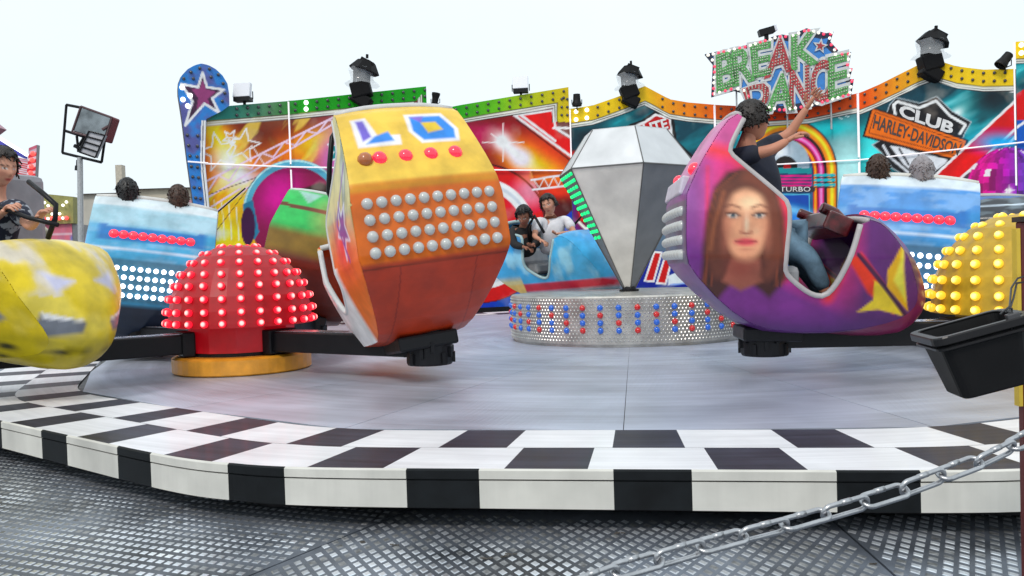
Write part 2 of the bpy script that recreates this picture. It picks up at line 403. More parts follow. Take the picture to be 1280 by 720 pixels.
for i in range(6):
    o, n = facet('lower_facet', [V6(RD, z_r, i), V6(RD, z_r, i+1), V6(.07, .03, i+1), V6(.07, .03, i)], SHEET if i not in (0, 4) else DKF); lowf.append((i, n))
    facet('crown_facet', [V6(RD, z_r+.01, i), V6(RD, z_r+.01, i+1), V6(RT2, z_t, i+1), V6(RT2, z_t, i)], CRN)
bm = NB(); prism(bm, [V6(RT2, z_t-.004, i) for i in range(6)], (0, 0, .012)); fin('top_plate', bm, CRN, dm)
bm = NB()
for i in range(6):
    tube(bm, [V6(RD+.006, z_r, i), V6(.075, .03, i)], .008, 6); tube(bm, [V6(RD+.006, z_r, i), V6(RD+.006, z_r, i+1)], .008, 6); tube(bm, [V6(RD, z_r+.01, i), V6(RT2, z_t, i)], .008, 6)
fin('edge_strips', bm, mat('dark_edge', (.16, .16, .16), .4, .6), dm)
bm = NB(); lathe(bm, [(.13, .006), (.13, .03), (.09, .04), (.07, .10)], 20); fin('foot', bm, BLK, dm)
# green lamps on the left narrow face (i = 4)
GL = ball_mesh('bulb_green', .024, mat('lamp_green', (.0, .4, .1), .2, coat=1, emit=(0, 1, .25), es=1.1, var=0), 8, 5)
for i, n in lowf:
    if i != 4: continue
    for j in range(11):
        t = .03+j*.052; a, b = V6(RD, z_r, i), V6(RD, z_r, i+1); c, d = V6(.07, .03, i+1), V6(.07, .03, i)
        A = a.lerp(d, t); B = b.lerp(c, t); w = (B-A).length; k = max(1, int(round(w/.19)))+(j % 2)*(w > .25)
        for q in range(k):
            if i == 0 and q % 2: continue
            p = A.lerp(B, (q+.5)/k)
            if i == 4: bulb(GL, p+n*.012, dm, 'green_bulb')
            else: bulb(ball_mesh('bulb_off', .02, mat('lamp_off', (.3, .31, .33), .25, coat=1, var=0), 8, 5), p+n*.012, dm, 'unlit_bulb')

# ================================================================== lit domes with arms
def dome_hub(name, xy, colr, lampm, domem, label, arms, armcol, cat='ride hub', bulbr=.037, basecol=(.75, .32, .02)):
    h = empty(name, (xy[0], xy[1], 0), label=label, cat=cat, group='lit domes that carry the car arms')
    bm = NB(); lathe(bm, [(.66, .0), (.68, .015), (.68, .15), (.64, .17), (0, .17)], 48); fin('base_ring', bm, mat('base_orange', basecol, .45, coat=.3, var=.15), h)
    bm = NB(); lathe(bm, [(.5, .17), (.5, .205), (0, .205)], 40); fin('bearing', bm, BLK, h)
    bm = NB(); lathe(bm, [(.52, .206), (.52, .5)], 12, a0=.2); fin('column', bm, domem, h)
    prof = [(.70, .46), (.70, .50), (.692, .62), (.665, .76), (.61, .90), (.52, 1.03), (.40, 1.15), (.24, 1.235), (0, 1.27)]
    bm = NB(); lathe(bm, [(.0, .46)]+prof, 26); fin('dome', bm, domem, h)
    bl = ball_mesh('bulb_'+name, bulbr, lampm, 10, 6)
    tocam = math.atan2(-xy[1], -xy[0]); cand = []
    rows = [(.70, .50), (.695, .61), (.668, .735), (.62, .86), (.55, .97), (.45, 1.08), (.33, 1.165), (.17, 1.235)]
    for ri, (r, z) in enumerate(rows):
        n = max(5, int(round(26*(r+.02)/.72)))
        for k in range(n):
            a = tocam+(k+.5*(ri % 2)*0)*2*PI/n; da = abs((a-tocam+PI) % (2*PI)-PI)
            cand.append((da-(.9 if ri > 5 else 0), r, z, a))
    cand.sort(key=lambda q: q[0]); rest = NB()
    for i, (da, r, z, a) in enumerate(cand):
        p = Vector(((r+.02)*math.cos(a), (r+.02)*math.sin(a), z+.004))
        if i < 99: bulb(bl, p, h, nrm=(math.cos(a), math.sin(a), .15+(.0 if r > .6 else (1-r/.6)*1.6)))
        else: bmesh.ops.create_icosphere(rest, subdivisions=1, radius=bulbr, matrix=Matrix.Translation(p))
    o = fin('bulbs', rest, lampm, h, smooth=True); o['kind'] = 'stuff'
    for ang, ln in arms:
        M = Matrix.Rotation(R_(ang), 3, 'Z'); bm = NB()
        box(bm, M @ Vector(((.40+ln)/2, 0, .30)), (ln-.40, .26, .19), M)
        box(bm, M @ Vector((.56, 0, .30)), (.12, .34, .24), M)
        a = fin('arm', bm, mat('arm_black', (.008, .008, .010), .4, 0, coat=.1), h, bevel=.012)
        bm = NB(); box(bm, M @ Vector(((.55+ln)/2, 0, .402)), (ln-.6, .2, .006), M); fin('arm_top_strip', bm, mat('arm_top', (.42, .42, .48), .25, .8), a)
        bm = NB(); c = M @ Vector((ln, 0, 0)); lathe(bm, [(.19, .14), (.2, .16), (.2, .40), (.16, .42), (.16, .47), (0, .47)], 20, c); 
        for q in range(14): box(bm, c+Vector((.205*math.cos(q*PI/7), .205*math.sin(q*PI/7), .2+.05*(q % 3))), (.03, .03, .09), Matrix.Rotation(q*PI/7, 3, 'Z'))
        fin('swivel', bm, BLK, a)
    return h
RED_L = mat('lamp_hot_red', (.3, .0, .01), .4, emit=(1, .012, .035), es=1, var=0)
def core(m, r, z0, hotc, base_s, hot_s):      # filament glow stronger at the lens tip (bulb's own axis)
    nt = m.node_tree; L = nt.links; b = nt.nodes['Principled BSDF']; tc = nt.nodes.new('ShaderNodeTexCoord'); sx = nt.nodes.new('ShaderNodeSeparateXYZ'); L.new(tc.outputs['Object'], sx.inputs[0])
    mr = nt.nodes.new('ShaderNodeMapRange'); mr.interpolation_type = 'SMOOTHSTEP'; mr.inputs[1].default_value = r*z0; mr.inputs[2].default_value = r; L.new(sx.outputs[2], mr.inputs[0])
    mx = nt.nodes.new('ShaderNodeMix'); mx.data_type = 'RGBA'; L.new(mr.outputs[0], mx.inputs[0]); mx.inputs[6].default_value = b.inputs['Emission Color'].default_value; mx.inputs[7].default_value = (*hotc, 1); L.new(mx.outputs[2], b.inputs['Emission Color'])
    m2 = nt.nodes.new('ShaderNodeMapRange'); m2.inputs[3].default_value = base_s; m2.inputs[4].default_value = hot_s; L.new(mr.outputs[0], m2.inputs[0]); L.new(m2.outputs[0], b.inputs['Emission Strength'])
core(RED_L, .037, .5, (1, .22, .20), 1.15, 4.2)
RED_D = mat('dome_red', (.26, .003, .008), .45, coat=.1, emit=(1, .0, .015), es=.16, var=.2)  # shell and column emit a red glow of their own; only the bulbs are lamps
YEL_L = mat('lamp_yellow', (.6, .38, .02), .35, emit=(1, .58, .03), es=1.3, var=0)
core(YEL_L, .037, .5, (1, .8, .25), .75, 1.9)
YEL_D = mat('dome_yellow', (.50, .32, .015), .45, coat=.1, emit=(1, .6, .02), es=.03, var=.2)  # slight emission put into shell and column as yellow glow around the bulbs
HUB1 = (-2.77, 8.62); HUB2 = (4.22, 6.95)
dome_hub('red_dome_hub', HUB1, None, RED_L, RED_D, 'red dome covered in glowing red bulbs on orange base between the black arms', [(-33.5, 2.45), (214, 2.4), (141, 2.0), (84, 2.0)], None)
dome_hub('yellow_dome_hub', HUB2, None, YEL_L, YEL_D, 'yellow dome of lit yellow bulbs behind the black bin at right edge', [(174, 2.1), (89, 2.3), (264+90, 2.2), (30, 2.2)], None)

# ================================================================== painted backdrop
ZT = 3.19
cpx = [(243, 204.5), (363, 209), (536.5, 212), (714, 213.5), (895, 210), (1075, 200), (1271, 179), (1440, 158)]
CN = [PZ(x, y, ZT)[:2] for x, y in cpx]
def L2(*p): return p
TOPS = [
    [(243, 136), (284, 132.5), (363, 126)],
    [(363, 126), (536.5, 107.5)],
    [(536.5, 139), (577, 131), (712, 108.5), (714, 108.5)],
    [(714, 136), (740, 132), (772, 121), (806, 107.5), (837, 124), (860, 128), (895, 131)],
    [(895, 131), (950, 134), (1010, 130), (1060, 119), (1075, 116)],
    [(1075, 116), (1099, 105.6), (1124, 93), (1148, 81), (1166, 74), (1180, 78), (1196, 83), (1229, 87), (1271, 86)],
    [(1271, 52), (1440, 46)]]
def bgtop(u, pts): x = [p[0] for p in pts]; y = [p[1] for p in pts]; return np.interp(u, x, y)
def lit_or_dark(): pass
TEAL = (20, 95, 110); 
def paint_wall(i, u, v):
    A = Art(u, v, (110, 30, 30)); n1 = fbm(u, v, .03, 3); n2 = fbm(u+v*.8, v*.25-u*.2, .05, 9)
    if i <= 2:
        A.put(np.clip((n1-.4)*2.4, 0, .6), (45, 20, 35))
        if i <= 1:
            A.glow(275, 190, 22, (235, 120, 25), 80, -38); A.glow(275, 175, 14, (250, 200, 60), 60, -35); A.glow(300, 240, 60, (240, 130, 30), 45, 0, k=.85)
            A.glow(300, 290, 50, (250, 190, 40), 50); A.glow(290, 208, 16, (255, 250, 235), 26, -35); A.glow(300, 225, 22, (235, 225, 245), 12)
            A.glow(385, 185, 45, (240, 150, 30), 22, -20); A.glow(400, 175, 26, (250, 215, 90), 12, -20); A.glow(420, 195, 22, (215, 160, 210), 30)
            A.glow(355, 150, 50, (120, 80, 60), 14, 0, k=.7); A.glow(470, 200, 70, (150, 40, 110), 60, 0, k=.8); A.glow(500, 300, 60, (240, 120, 30), 50, 0)
            A.glow(272, 300, 26, (245, 200, 50), 40); A.put(np.clip((n2-.56)*5, 0, .5), (250, 225, 140))
            for (x, y, r, q) in ((273, 190, 25, -14), (304, 182, 22, 10), (288, 172, 10, 30)):
                A.line(star(x, y, r, r*.42, q), 1.7, (250, 235, 235), True)
            for a, b in (((257, 227), (430, 140)), ((261, 246), (420, 153)), ((262, 271), (310, 234)), ((262, 260), (300, 236))): A.line([a, b], 2.3, (232, 205, 222))
            zz = []; 
            for k in range(13):
                t = k/12; x = 259+t*165; zz.append((x, (227-(x-257)*.503)+(0 if k % 2 else 15-6*t)))
            A.line(zz, 2.0, (230, 205, 220))
            A.line([(305, 190), (315, 182), (330, 205), (318, 214)], 1.2, (240, 220, 220)); 
            for k in range(5): A.line([(268+k*9, 250+k*3), (272+k*9, 300)], 1.4, (250, 225, 200))
            A.glow(268, 292, 16, (250, 245, 225), 8)
            # singer with headphones
            A.disc(368, 270, 56, (120, 22, 70), 66); A.glow(350, 245, 26, (200, 60, 150), 30, 20); A.ringd(368, 266, 60, 9, (110, 165, 185), 62, clip=(v < 285)*1.); A.ringd(368, 266, 63, 2, (190, 225, 232), 65, clip=(v < 280)*1.)
            A.poly([(304, 255), (316, 250), (324, 290), (318, 300), (306, 290)], (70, 120, 145)); A.disc(310, 283, 9, (60, 20, 60), 24)
            A.disc(402, 296, 34, (150, 75, 50), 52); A.glow(392, 285, 18, (205, 115, 75), 30); A.glow(405, 330, 22, (190, 95, 65), 22)
            A.poly([(345, 270), (365, 240), (400, 228), (432, 240), (440, 262), (400, 250), (372, 262), (358, 290)], (50, 28, 26), soft=3)
            A.line([(378, 283), (390, 279), (402, 282)], 2.4, (40, 20, 18)); A.disc(392, 298, 7, (240, 235, 228), 3.4); A.disc(394, 298, 3.2, (40, 60, 60)); A.line([(383, 296), (392, 293), (402, 298)], 1.5, (25, 12, 12)); A.line([(383, 300), (393, 302), (402, 299)], 1, (60, 25, 20))
            A.disc(396, 331, 12, (150, 30, 45), 6, soft=2); A.line([(384, 331), (397, 332), (409, 330)], 1.2, (60, 10, 20)); A.glow(408, 312, 5, (225, 140, 100), 8)
            A.poly(star(425, 190, 18, 8, 15), (30, 130, 135)); A.line(star(425, 190, 18, 8, 15), 1.6, (235, 235, 240), True)
            A.line([(262, 243), (320, 222), (262, 300)], .9, (30, 20, 40))
        if i == 2:
            A.glow(600, 165, 50, (165, 35, 90), 25); A.glow(620, 148, 60, (110, 15, 40), 12); A.glow(668, 205, 44, (245, 135, 25), 26, 28); A.glow(672, 208, 30, (252, 215, 70), 14, 28); A.glow(690, 190, 30, (210, 80, 20), 20, 40, k=.6)
            A.glow(642, 190, 24, (245, 235, 245), 9, 40); A.glow(627, 176, 9, (255, 255, 255), 9); A.glow(652, 198, 11, (225, 225, 245), 10)
            for dx, dy, L in ((1, 0, 26), (0, 1, 24), (.7, .5, 22)): A.line([(629-dx*L, 178-dy*L), (629+dx*L, 178+dy*L)], 1.2, (255, 240, 240), k=.9)
            A.poly([(560, 212), (663, 212), (663, 375), (540, 380)], (150, 25, 25), soft=4)
            A.disc(600, 292, 87, (185, 22, 38)); A.glow(668, 235, 20, (245, 170, 190), 26, 55, k=.9); A.glow(580, 225, 20, (230, 70, 90), 12); A.ringd(600, 292, 62, 15, (225, 228, 232)); A.ringd(600, 292, 62, 4, (165, 175, 185), k=.5); A.disc(600, 292, 37, (40, 110, 185)); A.glow(590, 280, 22, (130, 200, 235)); A.ringd(600, 292, 87, 2.5, (60, 8, 20))
            A.put(np.clip((v-350-(u-600)*.0)/14, 0, 1)*(v > 300)*(np.hypot(u-600, v-292) > 87), (20, 75, 165))
            A.poly([(645, 143), (695, 137), (697, 165), (740, 190), (740, 205), (717, 198), (690, 180)], (200, 22, 35))
            for a, b in (((643, 144), (716, 197)), ((650, 143), (694, 176)), ((643, 144), (691, 138)), ((691, 138), (694, 158)), ((694, 160), (740, 188)), ((692, 160), (727, 160))): A.line([a, b], 3, (240, 235, 238))
            A.line([(646, 150), (712, 200)], 1.6, (60, 10, 20))
            A.poly([(664, 214), (716, 213), (716, 300), (683, 300), (676, 250)], (70, 18, 22)); A.glow(700, 238, 26, (225, 90, 20), 9); A.glow(690, 222, 30, (240, 130, 30), 8)
            for a, b in (((664, 225), (714, 217)), ((666, 237), (716, 231))): A.line([a, b], 2.4, (225, 222, 225))
            A.line([(668, 226), (674, 235), (680, 223), (686, 234), (692, 221), (698, 232), (704, 219), (710, 231), (715, 218)], 1.3, (220, 215, 215))
            A.poly([(676, 300), (716, 262), (716, 380), (650, 380)], (22, 70, 160)); A.glow(700, 330, 30, (60, 140, 215), 20)
    if i in (3, 4, 5, 6):
        A = Art(u, v, (10, 62, 74)); st = fbm((u*.5+v)*.9, (v*.5-u)*.18, .04, 21+i)
        A.put(np.clip((st-.45)*3.2, 0, .95), (35, 160, 170)); A.put(np.clip((st-.62)*5, 0, .8), (165, 225, 228)); A.put(np.clip((fbm(u, v, .02, 4)-.55)*4, 0, .6), (6, 22, 30))
    if i == 3:
        A.glow(735, 170, 40, (8, 30, 38), 16); A.glow(790, 165, 34, (60, 185, 190), 8, -20, k=.8)
        A.poly([(772, 164), (788, 155), (802, 150), (818, 139), (842, 144), (846, 175), (872, 200), (850, 240), (800, 232), (776, 200)], (14, 14, 18)); A.poly([(776, 166), (790, 158), (806, 151), (819, 142), (838, 147), (842, 176), (866, 200), (848, 234), (802, 226), (780, 200)], (232, 232, 235))
        A.poly([(780, 168), (792, 160), (807, 154), (820, 145), (836, 149), (838, 161), (790, 184)], (165, 20, 30)); A.poly([(790, 189), (838, 166), (842, 180), (860, 201), (845, 229), (804, 222), (785, 200)], (38, 100, 165))
        A.poly([(714, 190), (740, 188), (760, 220), (735, 240), (714, 235)], (200, 60, 25), soft=5); A.poly([(714, 235), (745, 230), (790, 300), (780, 380), (714, 380)], (20, 65, 150), soft=3)
        A.glow(728, 270, 14, (120, 15, 25), 26); A.line([(712, 250), (722, 246), (730, 254), (726, 264), (736, 270), (742, 282), (732, 286), (724, 278)], 3.2, (238, 232, 222)); A.line([(716, 250), (722, 250), (726, 256)], 2, (190, 120, 40)); A.poly([(722, 262), (733, 268), (738, 280), (726, 276)], (190, 25, 30))
        A.poly([(800, 240), (895, 235), (895, 340), (880, 380), (780, 380), (790, 300)], (95, 110, 125), soft=6); A.poly([(780, 380), (815, 312), (850, 318), (895, 345), (895, 380)], (18, 50, 130), soft=2)
        A.poly([(748, 330), (760, 318), (772, 352), (764, 362)], (190, 22, 30)); A.line([(748, 330), (760, 318), (772, 352), (764, 362)], 1.6, (240, 240, 240), True)
        for q in ((818, 315, 806), (832, 318, 821)):
            Pq = [(q[0], q[1]), (q[0]+9, q[1]+1), (q[2]+11, q[1]+37), (q[2], q[1]+36)]; A.poly(Pq, (180, 20, 28)); A.line(Pq, 2.2, (240, 240, 240), True)
        A.poly([(835, 345), (866, 332), (870, 352), (835, 357)], (215, 222, 235)); A.line([(838, 356), (868, 353)], 2, (150, 170, 220))
    if i == 4:
        A.glow(1060, 220, 26, (190, 230, 230), 60); A.glow(1010, 160, 60, (60, 190, 195), 12); A.glow(925, 160, 30, (30, 150, 160), 18)
        cx, cy = 985, 215; R = np.where(v < cy, np.hypot(u-cx, (v-cy)*.93), np.abs(u-cx))
        def band(r0, r1, c, s=1.2): A.put(np.clip((r1-R)/s+.5, 0, 1)*np.clip((R-r0)/s+.5, 0, 1)*(v < 345), c)
        band(0, 62, (18, 14, 16)); band(0, 30, (70, 100, 120)); band(49, 60, (235, 140, 35)); band(53, 57, (252, 215, 120), 2.5); band(38, 45, (190, 50, 120)); band(40, 43, (240, 160, 205), 2); band(32, 36.5, (225, 95, 30)); band(33.3, 35, (250, 180, 90)); band(29, 31, (60, 90, 125))
        A.disc(985, 205, 27, (150, 165, 175), 30, clip=(v < 214)*1.); A.glow(975, 190, 12, (225, 230, 235), 9); A.disc(982, 210, 15, (22, 18, 18), 15, clip=(v < 211)*1.); A.disc(984, 209, 5, (170, 40, 60), 4, clip=(v < 211)*1.)
        W = (R < 29)*(v > 210); A.put(W*1., (26, 60, 90)); A.put(W*(v < 217), (40, 130, 135))
        for k in range(4): A.line([(957, 220+k*4), (1014, 220+k*4)], 2.2, (200, 50, 130), clip=(R < 29)*1.)
        for k in range(3): A.line([(1019, 219+k*6), (1043, 219+k*6)], 3.4, (45, 165, 175)); 
        for k in range(3): A.line([(1019, 222+k*6), (1043, 222+k*6)], 1.8, (15, 40, 50))
        A.line([(962, 236.5), (1016, 236.5)], 7, (50, 46, 52)); 
        A.poly([(958, 243), (1012, 243), (1012, 345), (958, 345)], (35, 80, 150)); A.line([(958, 243), (1012, 243), (1012, 345)], 1.5, (110, 170, 195)); A.glow(985, 262, 30, (140, 190, 225), 6, 10); A.glow(1000, 275, 20, (90, 140, 205), 8)
        for k in range(3): A.glow(1000+k*8, 280+3*(k % 2), 4, (225, 30, 60))
        for q in range(8): A.line([(1030+q*.3, 137+q*.2), (1033+q*4, 143+3*(q % 3))], 1., (220, 240, 240)) if q % 2 else None
        A.poly([(895, 330), (1075, 320), (1075, 380), (895, 380)], (25, 75, 150), soft=20)
    if i == 5:
        A.glow(1196, 142, 24, (150, 225, 225), 8, -38); A.glow(1196, 142, 8, (245, 255, 255), 5, -38); A.glow(1240, 120, 40, (6, 26, 34), 30, -30); A.glow(1090, 190, 16, (120, 220, 220), 30)
        SH = [(1110, 137), (1112, 131), (1120, 122), (1150, 129), (1171, 120.5), (1190, 139), (1214, 152.5), (1206, 166), (1202, 177), (1185, 205), (1150, 232), (1115, 210), (1101, 190), (1090, 181), (1102, 175)]
        A.poly(SH, (20, 20, 24)); A.line(SH, 1.2, (170, 180, 185), True)
        A.line([(1119, 143), (1117, 131), (1122, 127), (1149, 135), (1170, 126), (1188, 145), (1207, 156), (1200, 167)], 3.4, (225, 228, 230))
        A.line([(1104, 182), (1112, 196), (1135, 215), (1152, 224), (1180, 204), (1192, 186)], 3, (205, 208, 212))
        A.poly([(1112, 182), (1128, 184), (1150, 192), (1190, 196), (1160, 216), (1148, 220), (1130, 206)], (215, 218, 222)); A.line([(1124, 186), (1136, 206)], 2.5, (40, 40, 45)); A.line([(1148, 192), (1150, 214)], 2, (40, 40, 45))
        BR = [(1091, 136), (1207.5, 176), (1199, 200), (1081, 169)]
        A.poly([(1089, 133), (1211, 175), (1201, 204), (1078, 171)], (22, 18, 18)); A.poly(BR, (212, 122, 72)); A.line([(1094, 140), (1203, 178), (1196, 195), (1086, 166)], 1, (60, 25, 15), True)
        A.poly([(1280, 118), (1280, 158), (1188, 235), (1166, 222)], (185, 20, 48), soft=1); A.glow(1215, 200, 30, (220, 40, 70), 8, -40)
        for a, b in (((1280, 116), (1168, 220)), ((1280, 152), (1186, 236)), ((1280, 160), (1205, 236))): A.line([a, b], 3, (238, 236, 240))
        A.put((v > 175+(1280-u)*.85)*(u > 1185)*1., (28, 95, 165)); A.glow(1250, 178, 30, (60, 160, 205), 12)
        disco(A, u, v)
        A.poly([(1240, 112), (1271, 108), (1271, 116)], (235, 235, 238))
    if i == 6:
        A.poly([(1270, 118), (1330, 80), (1400, 80), (1300, 160), (1270, 160)], (185, 20, 48)); A.put((v > 150)*1., (28, 95, 165)); A.line([(1270, 160), (1400, 70)], 3, (238, 236, 240)); disco(A, u, v)
    A.put(np.clip((n1-.62)*1.2, 0, .2), (200, 190, 180))
    # border
    tp = bgtop(u, TOPS[i]); d = v-tp
    if i == 2:
        d = np.minimum(d, np.where(v < 152.5, 714-u, 99.)); 
    if i == 1: d = np.minimum(d, 536.5-u)
    if i == 3: d = d
    g = np.clip((u-284)/90, 0, 1)[..., None]
    kx = [284, 340, 375, 570, 620, 660, 716, 800, 860, 930, 1085, 1120, 1165, 1500]
    kc = [(60, 120, 110), (90, 125, 95), (40, 130, 40), (50, 140, 45), (105, 170, 45), (165, 180, 40), (205, 180, 35), (212, 180, 32), (220, 135, 28), (200, 85, 22), (222, 110, 22), (222, 150, 28), (210, 180, 30), (205, 185, 40)]
    bc = np.stack([np.interp(u, kx, [lin(c)[k] for c in kc]) for k in range(3)], -1)
    w = 17 if i < 3 else (18 if i < 5 else 20)
    if i == 1: w = np.where(536.5-u < v-tp, 8, 17)
    if i >= 5: w = 21
    a = np.clip((w-d)/.6+.5, 0, 1)[..., None]; bc = bc*(.85+.3*n1[..., None]); A.c = A.c*(1-a)+bc*a
    for q0, q1, c in ((w, w+1.6, (60, 60, 50)), (w+1.2, w+3, (225, 225, 215)), (w+3, w+4, (60, 55, 50)), (w+4, w+5.8, (225, 225, 220)), (w+5.8, w+6.8, (30, 25, 25))):
        A.put(np.clip((q1-d)/.6+.5, 0, 1)*np.clip((d-q0)/.6+.5, 0, 1), c)
    gr = A.c.mean(-1, keepdims=True); A.c = np.clip((gr+(A.c-gr)*1.38)*1.22, 0, .92)**1.06
    return A.c
def disco(A, u, v):
    x, y, r = 1262, 238, 54; q = np.clip(((u-x)/r)**2+((v-y)/r)**2, 0, 1); m = np.clip((r-np.hypot(u-x, v-y))/.8+.5, 0, 1)
    lon = np.arcsin(np.clip((u-x)/np.maximum(1, np.sqrt(np.maximum(1, r*r-(v-y)**2))), -1, 1)); lat = np.arcsin(np.clip((v-y)/r, -1, 1))
    I = np.floor(lon/.17).astype(int); J = np.floor(lat/.17).astype(int); T = np.random.default_rng(5).random((64, 64))[I % 64, J % 64]
    t = np.clip((u-(x-30))/60, 0, 1)[..., None]; c = lin((195, 60, 140))*(1-t)+lin((85, 90, 175))*t; c = c*(.35+1.1*T[..., None]); c = np.where(T[..., None] > .93, lin((250, 225, 245)), c)
    A.c = A.c*(1-m[..., None])+np.clip(c, 0, 1)*m[..., None]
    for sx, sy in ((1233, 259), (1258, 243), (1262, 238)): A.line([(sx-6, sy), (sx+6, sy)], .8, (255, 245, 255)); A.line([(sx, sy-7), (sx, sy+7)], .8, (255, 245, 255)); A.glow(sx, sy, 3, (255, 250, 255))
PANELM = painted('panel_paint', .55, .0)
LBD = ball_mesh('bulb_dark', .034, mat('lamp_dark', (.05, .05, .06), .2, coat=1, var=0), 8, 5)
LWH = ball_mesh('bulb_white', .05, mat('lamp_white', (.8, .8, .8), .2, coat=1, emit=(1, 1, 1), es=2.2, var=0), 8, 5)
TUBEM = mat('white_tube', (.85, .83, .86), .3, emit=(1, .93, .96), es=.35, var=0)
LABELS = ['painted backdrop panel with headphone singer and star outlines on fiery orange', 'painted panel with green bulb border and crossed lattice truss behind orange gondola',
          'painted panel with red and white rings, white flare and red arrow below yellow border', 'teal painted panel with road shield behind the metal diamond', 'teal painted panel with jukebox arch under the big sign',
          'teal painted panel with club badge, orange bar and pink mirror ball', 'tall yellow bordered panel with mirror ball at right edge of picture']
WALLS = []
for i in range(7):
    A_, B_ = CN[i], CN[i+1]; A3 = np.array([*A_, 0.]); L = np.hypot(*(B_-A_)); d2 = (B_-A_)/L; n2 = np.array([d2[1], -d2[0], 0.])
    tp = TOPS[i]; ss = []; zs = []
    for x, y in tp:
        P = PPL(x, y, A_, B_); ss.append((P[:2]-A_)@d2); zs.append(P[2])
    step = .024; ns = int(L/step)+1; nz = int(max(zs)/step)+1; s = np.linspace(.008, L-.008, ns); zt = np.interp(s, ss, zs); zb = .06
    Z = zb+(zt[:, None]-zb)*np.linspace(0, 1, nz)[None, :]; S = np.repeat(s[:, None], nz, 1)
    P = np.stack([A_[0]+d2[0]*S, A_[1]+d2[1]*S, Z], -1)
    uv = art_uv(P.reshape(-1, 3)); c = paint_wall(i, uv[0].reshape(ns, nz), uv[1].reshape(ns, nz))
    e = empty('backdrop_panel', (0, 0, 0), label=LABELS[i], cat='painted panel', group='painted panels of the ride backdrop')
    grid_mesh('painted_face', P, c, PANELM, e); WALLS.append(e)
    bm = NB(); top = [(P[k, -1]-n2*.004) for k in range(0, ns, 6)]+[P[-1, -1]-n2*.004]; bot = [P[-1, 0]-n2*.004-np.array([0, 0, .3]), P[0, 0]-n2*.004-np.array([0, 0, .3])]
    prism(bm, [tuple(q) for q in top+bot], tuple(-n2*.09)); fin('frame', bm, mat('panel_back', (.03, .03, .035), .5), e)
    bm = NB(); k0, k1 = P[0, 0], P[-1, 0]; m_ = (k0+k1)/2; ang = math.atan2(d2[1], d2[0])
    box(bm, (m_[0]+n2[0]*.02, m_[1]+n2[1]*.02, -.11), (L, .05, .34), Matrix.Rotation(ang, 3, 'Z')); fin('base_shadow_strip', bm, BLK, e)  # black strip put in for the shadow along the foot of the panel
    bm = NB(); tube(bm, [A3+n2*.05+np.array([0, 0, ZT]), np.array([*B_, 0])+n2*.05+np.array([0, 0, ZT])], .016, 6); fin('light_tube', bm, TUBEM, e)
    if i >= 1:
        zt0 = PY(*tp[0], A_[1])[2]; bm = NB(); zlow = PPL(cpx[i][0], 236 if i == 1 else 232, A_, B_)[2]
        tube(bm, [A3+n2*.06+np.array([0, 0, zt0-.03]), A3+n2*.06+np.array([0, 0, ZT+.06])], .026 if i in (4, 5) else .018, 6)
        tube(bm, [A3+n2*.06+np.array([0, 0, ZT-.06]), A3+n2*.06+np.array([0, 0, zlow])], .026 if i in (4, 5) else .018, 6); fin('upright_tube', bm, TUBEM, e)
    # border bulbs, two rows
    x = (tp[0][0] if i else 290)+6; w = 17 if i < 3 else 19
    while x < min(tp[-1][0]-3, 1330):
        for r in (4.5, w-4.5):
            y = bgtop(x, tp)+r
            if i == 3 and abs(x-806) < 14: continue
            p = PPL(x, y, A_, B_)+n2*.01; lit = (375 < x < 390) or (716 < x < 738) or (i == 5 and x > 1258) or (i == 6 and x < 1285)
            bulb(LWH if lit else LBD, p, e, 'lit_bulb' if lit else 'unlit_bulb')
        x += 13.5
    if i == 2:
        for y in (124, 134, 144): 
            for xx in (702, 709): bulb(LBD, PPL(xx, y, A_, B_)+n2*.01, e, 'unlit_bulb')
def panel_text(i, name, s, quad, m, off=0., label=None):
    A_, B_ = CN[i], CN[i+1]; d2 = (B_-A_)/np.hypot(*(B_-A_)); n2 = (d2[1], -d2[0], 0)
    return quad_text(name, s, quad, lambda x, y: PPL(x, y, A_, B_), n2, m, WALLS[i], off, .005, .004, label=label)
WL = mat('letter_white', (.78, .78, .78), .4); BLL = mat('letter_dark', (.07, .05, .045), .4)
panel_text(3, 'lettering', 'ROUTE', [(780, 163), (832, 148), (835, 160), (786, 179)], WL, .03)
panel_text(5, 'club_lettering', 'CLUB', [(1126, 131), (1193, 154), (1189, 167), (1125, 145)], WL, .04)
panel_text(5, 'bar_lettering', 'HARLEY-DAVIDSON', [(1094, 143.5), (1202, 181), (1197, 194), (1091, 160)], BLL, .02)
for a, b, w in (((958, 233.5), (1014, 233.5), 7),):
    panel_text(4, 'jukebox_lettering', 'TURBO', [(975, 233.5), (1013, 233.5), (1013, 239.5), (975, 239.5)], WL, .0)
# ---- star pillar (left end)
pl = empty('star_pillar', (0, 0, 0), label='tall blue pillar with rounded bulb-studded top and pink star at left end of backdrop', cat='pillar')
A_ = CN[0]; B_ = CN[1]; d2 = (B_-A_)/np.hypot(*(B_-A_)); n2 = np.array([d2[1], -d2[0], 0.])
lft = [(81, 250), (83, 242), (88, 233), (96, 225.5), (106, 221.5), (118, 221), (150, 226), (202, 232.5), (300, 246), (330, 250), (384, 257)]
rgt = [(81, 250), (83, 259), (88, 268), (96, 276.5), (106, 282.5), (118, 284.5), (133, 285), (140, 276), (150, 256), (202, 254.5), (300, 264), (330, 267), (384, 273)]
vs = np.linspace(81.2, 383, 230); xl = np.interp(vs, [q[0] for q in lft], [q[1] for q in lft]); xr = np.interp(vs, [q[0] for q in rgt], [q[1] for q in rgt])
nc = 44; Pp = np.zeros((len(vs), nc, 3)); UU = np.zeros((len(vs), nc)); VV = np.zeros_like(UU)
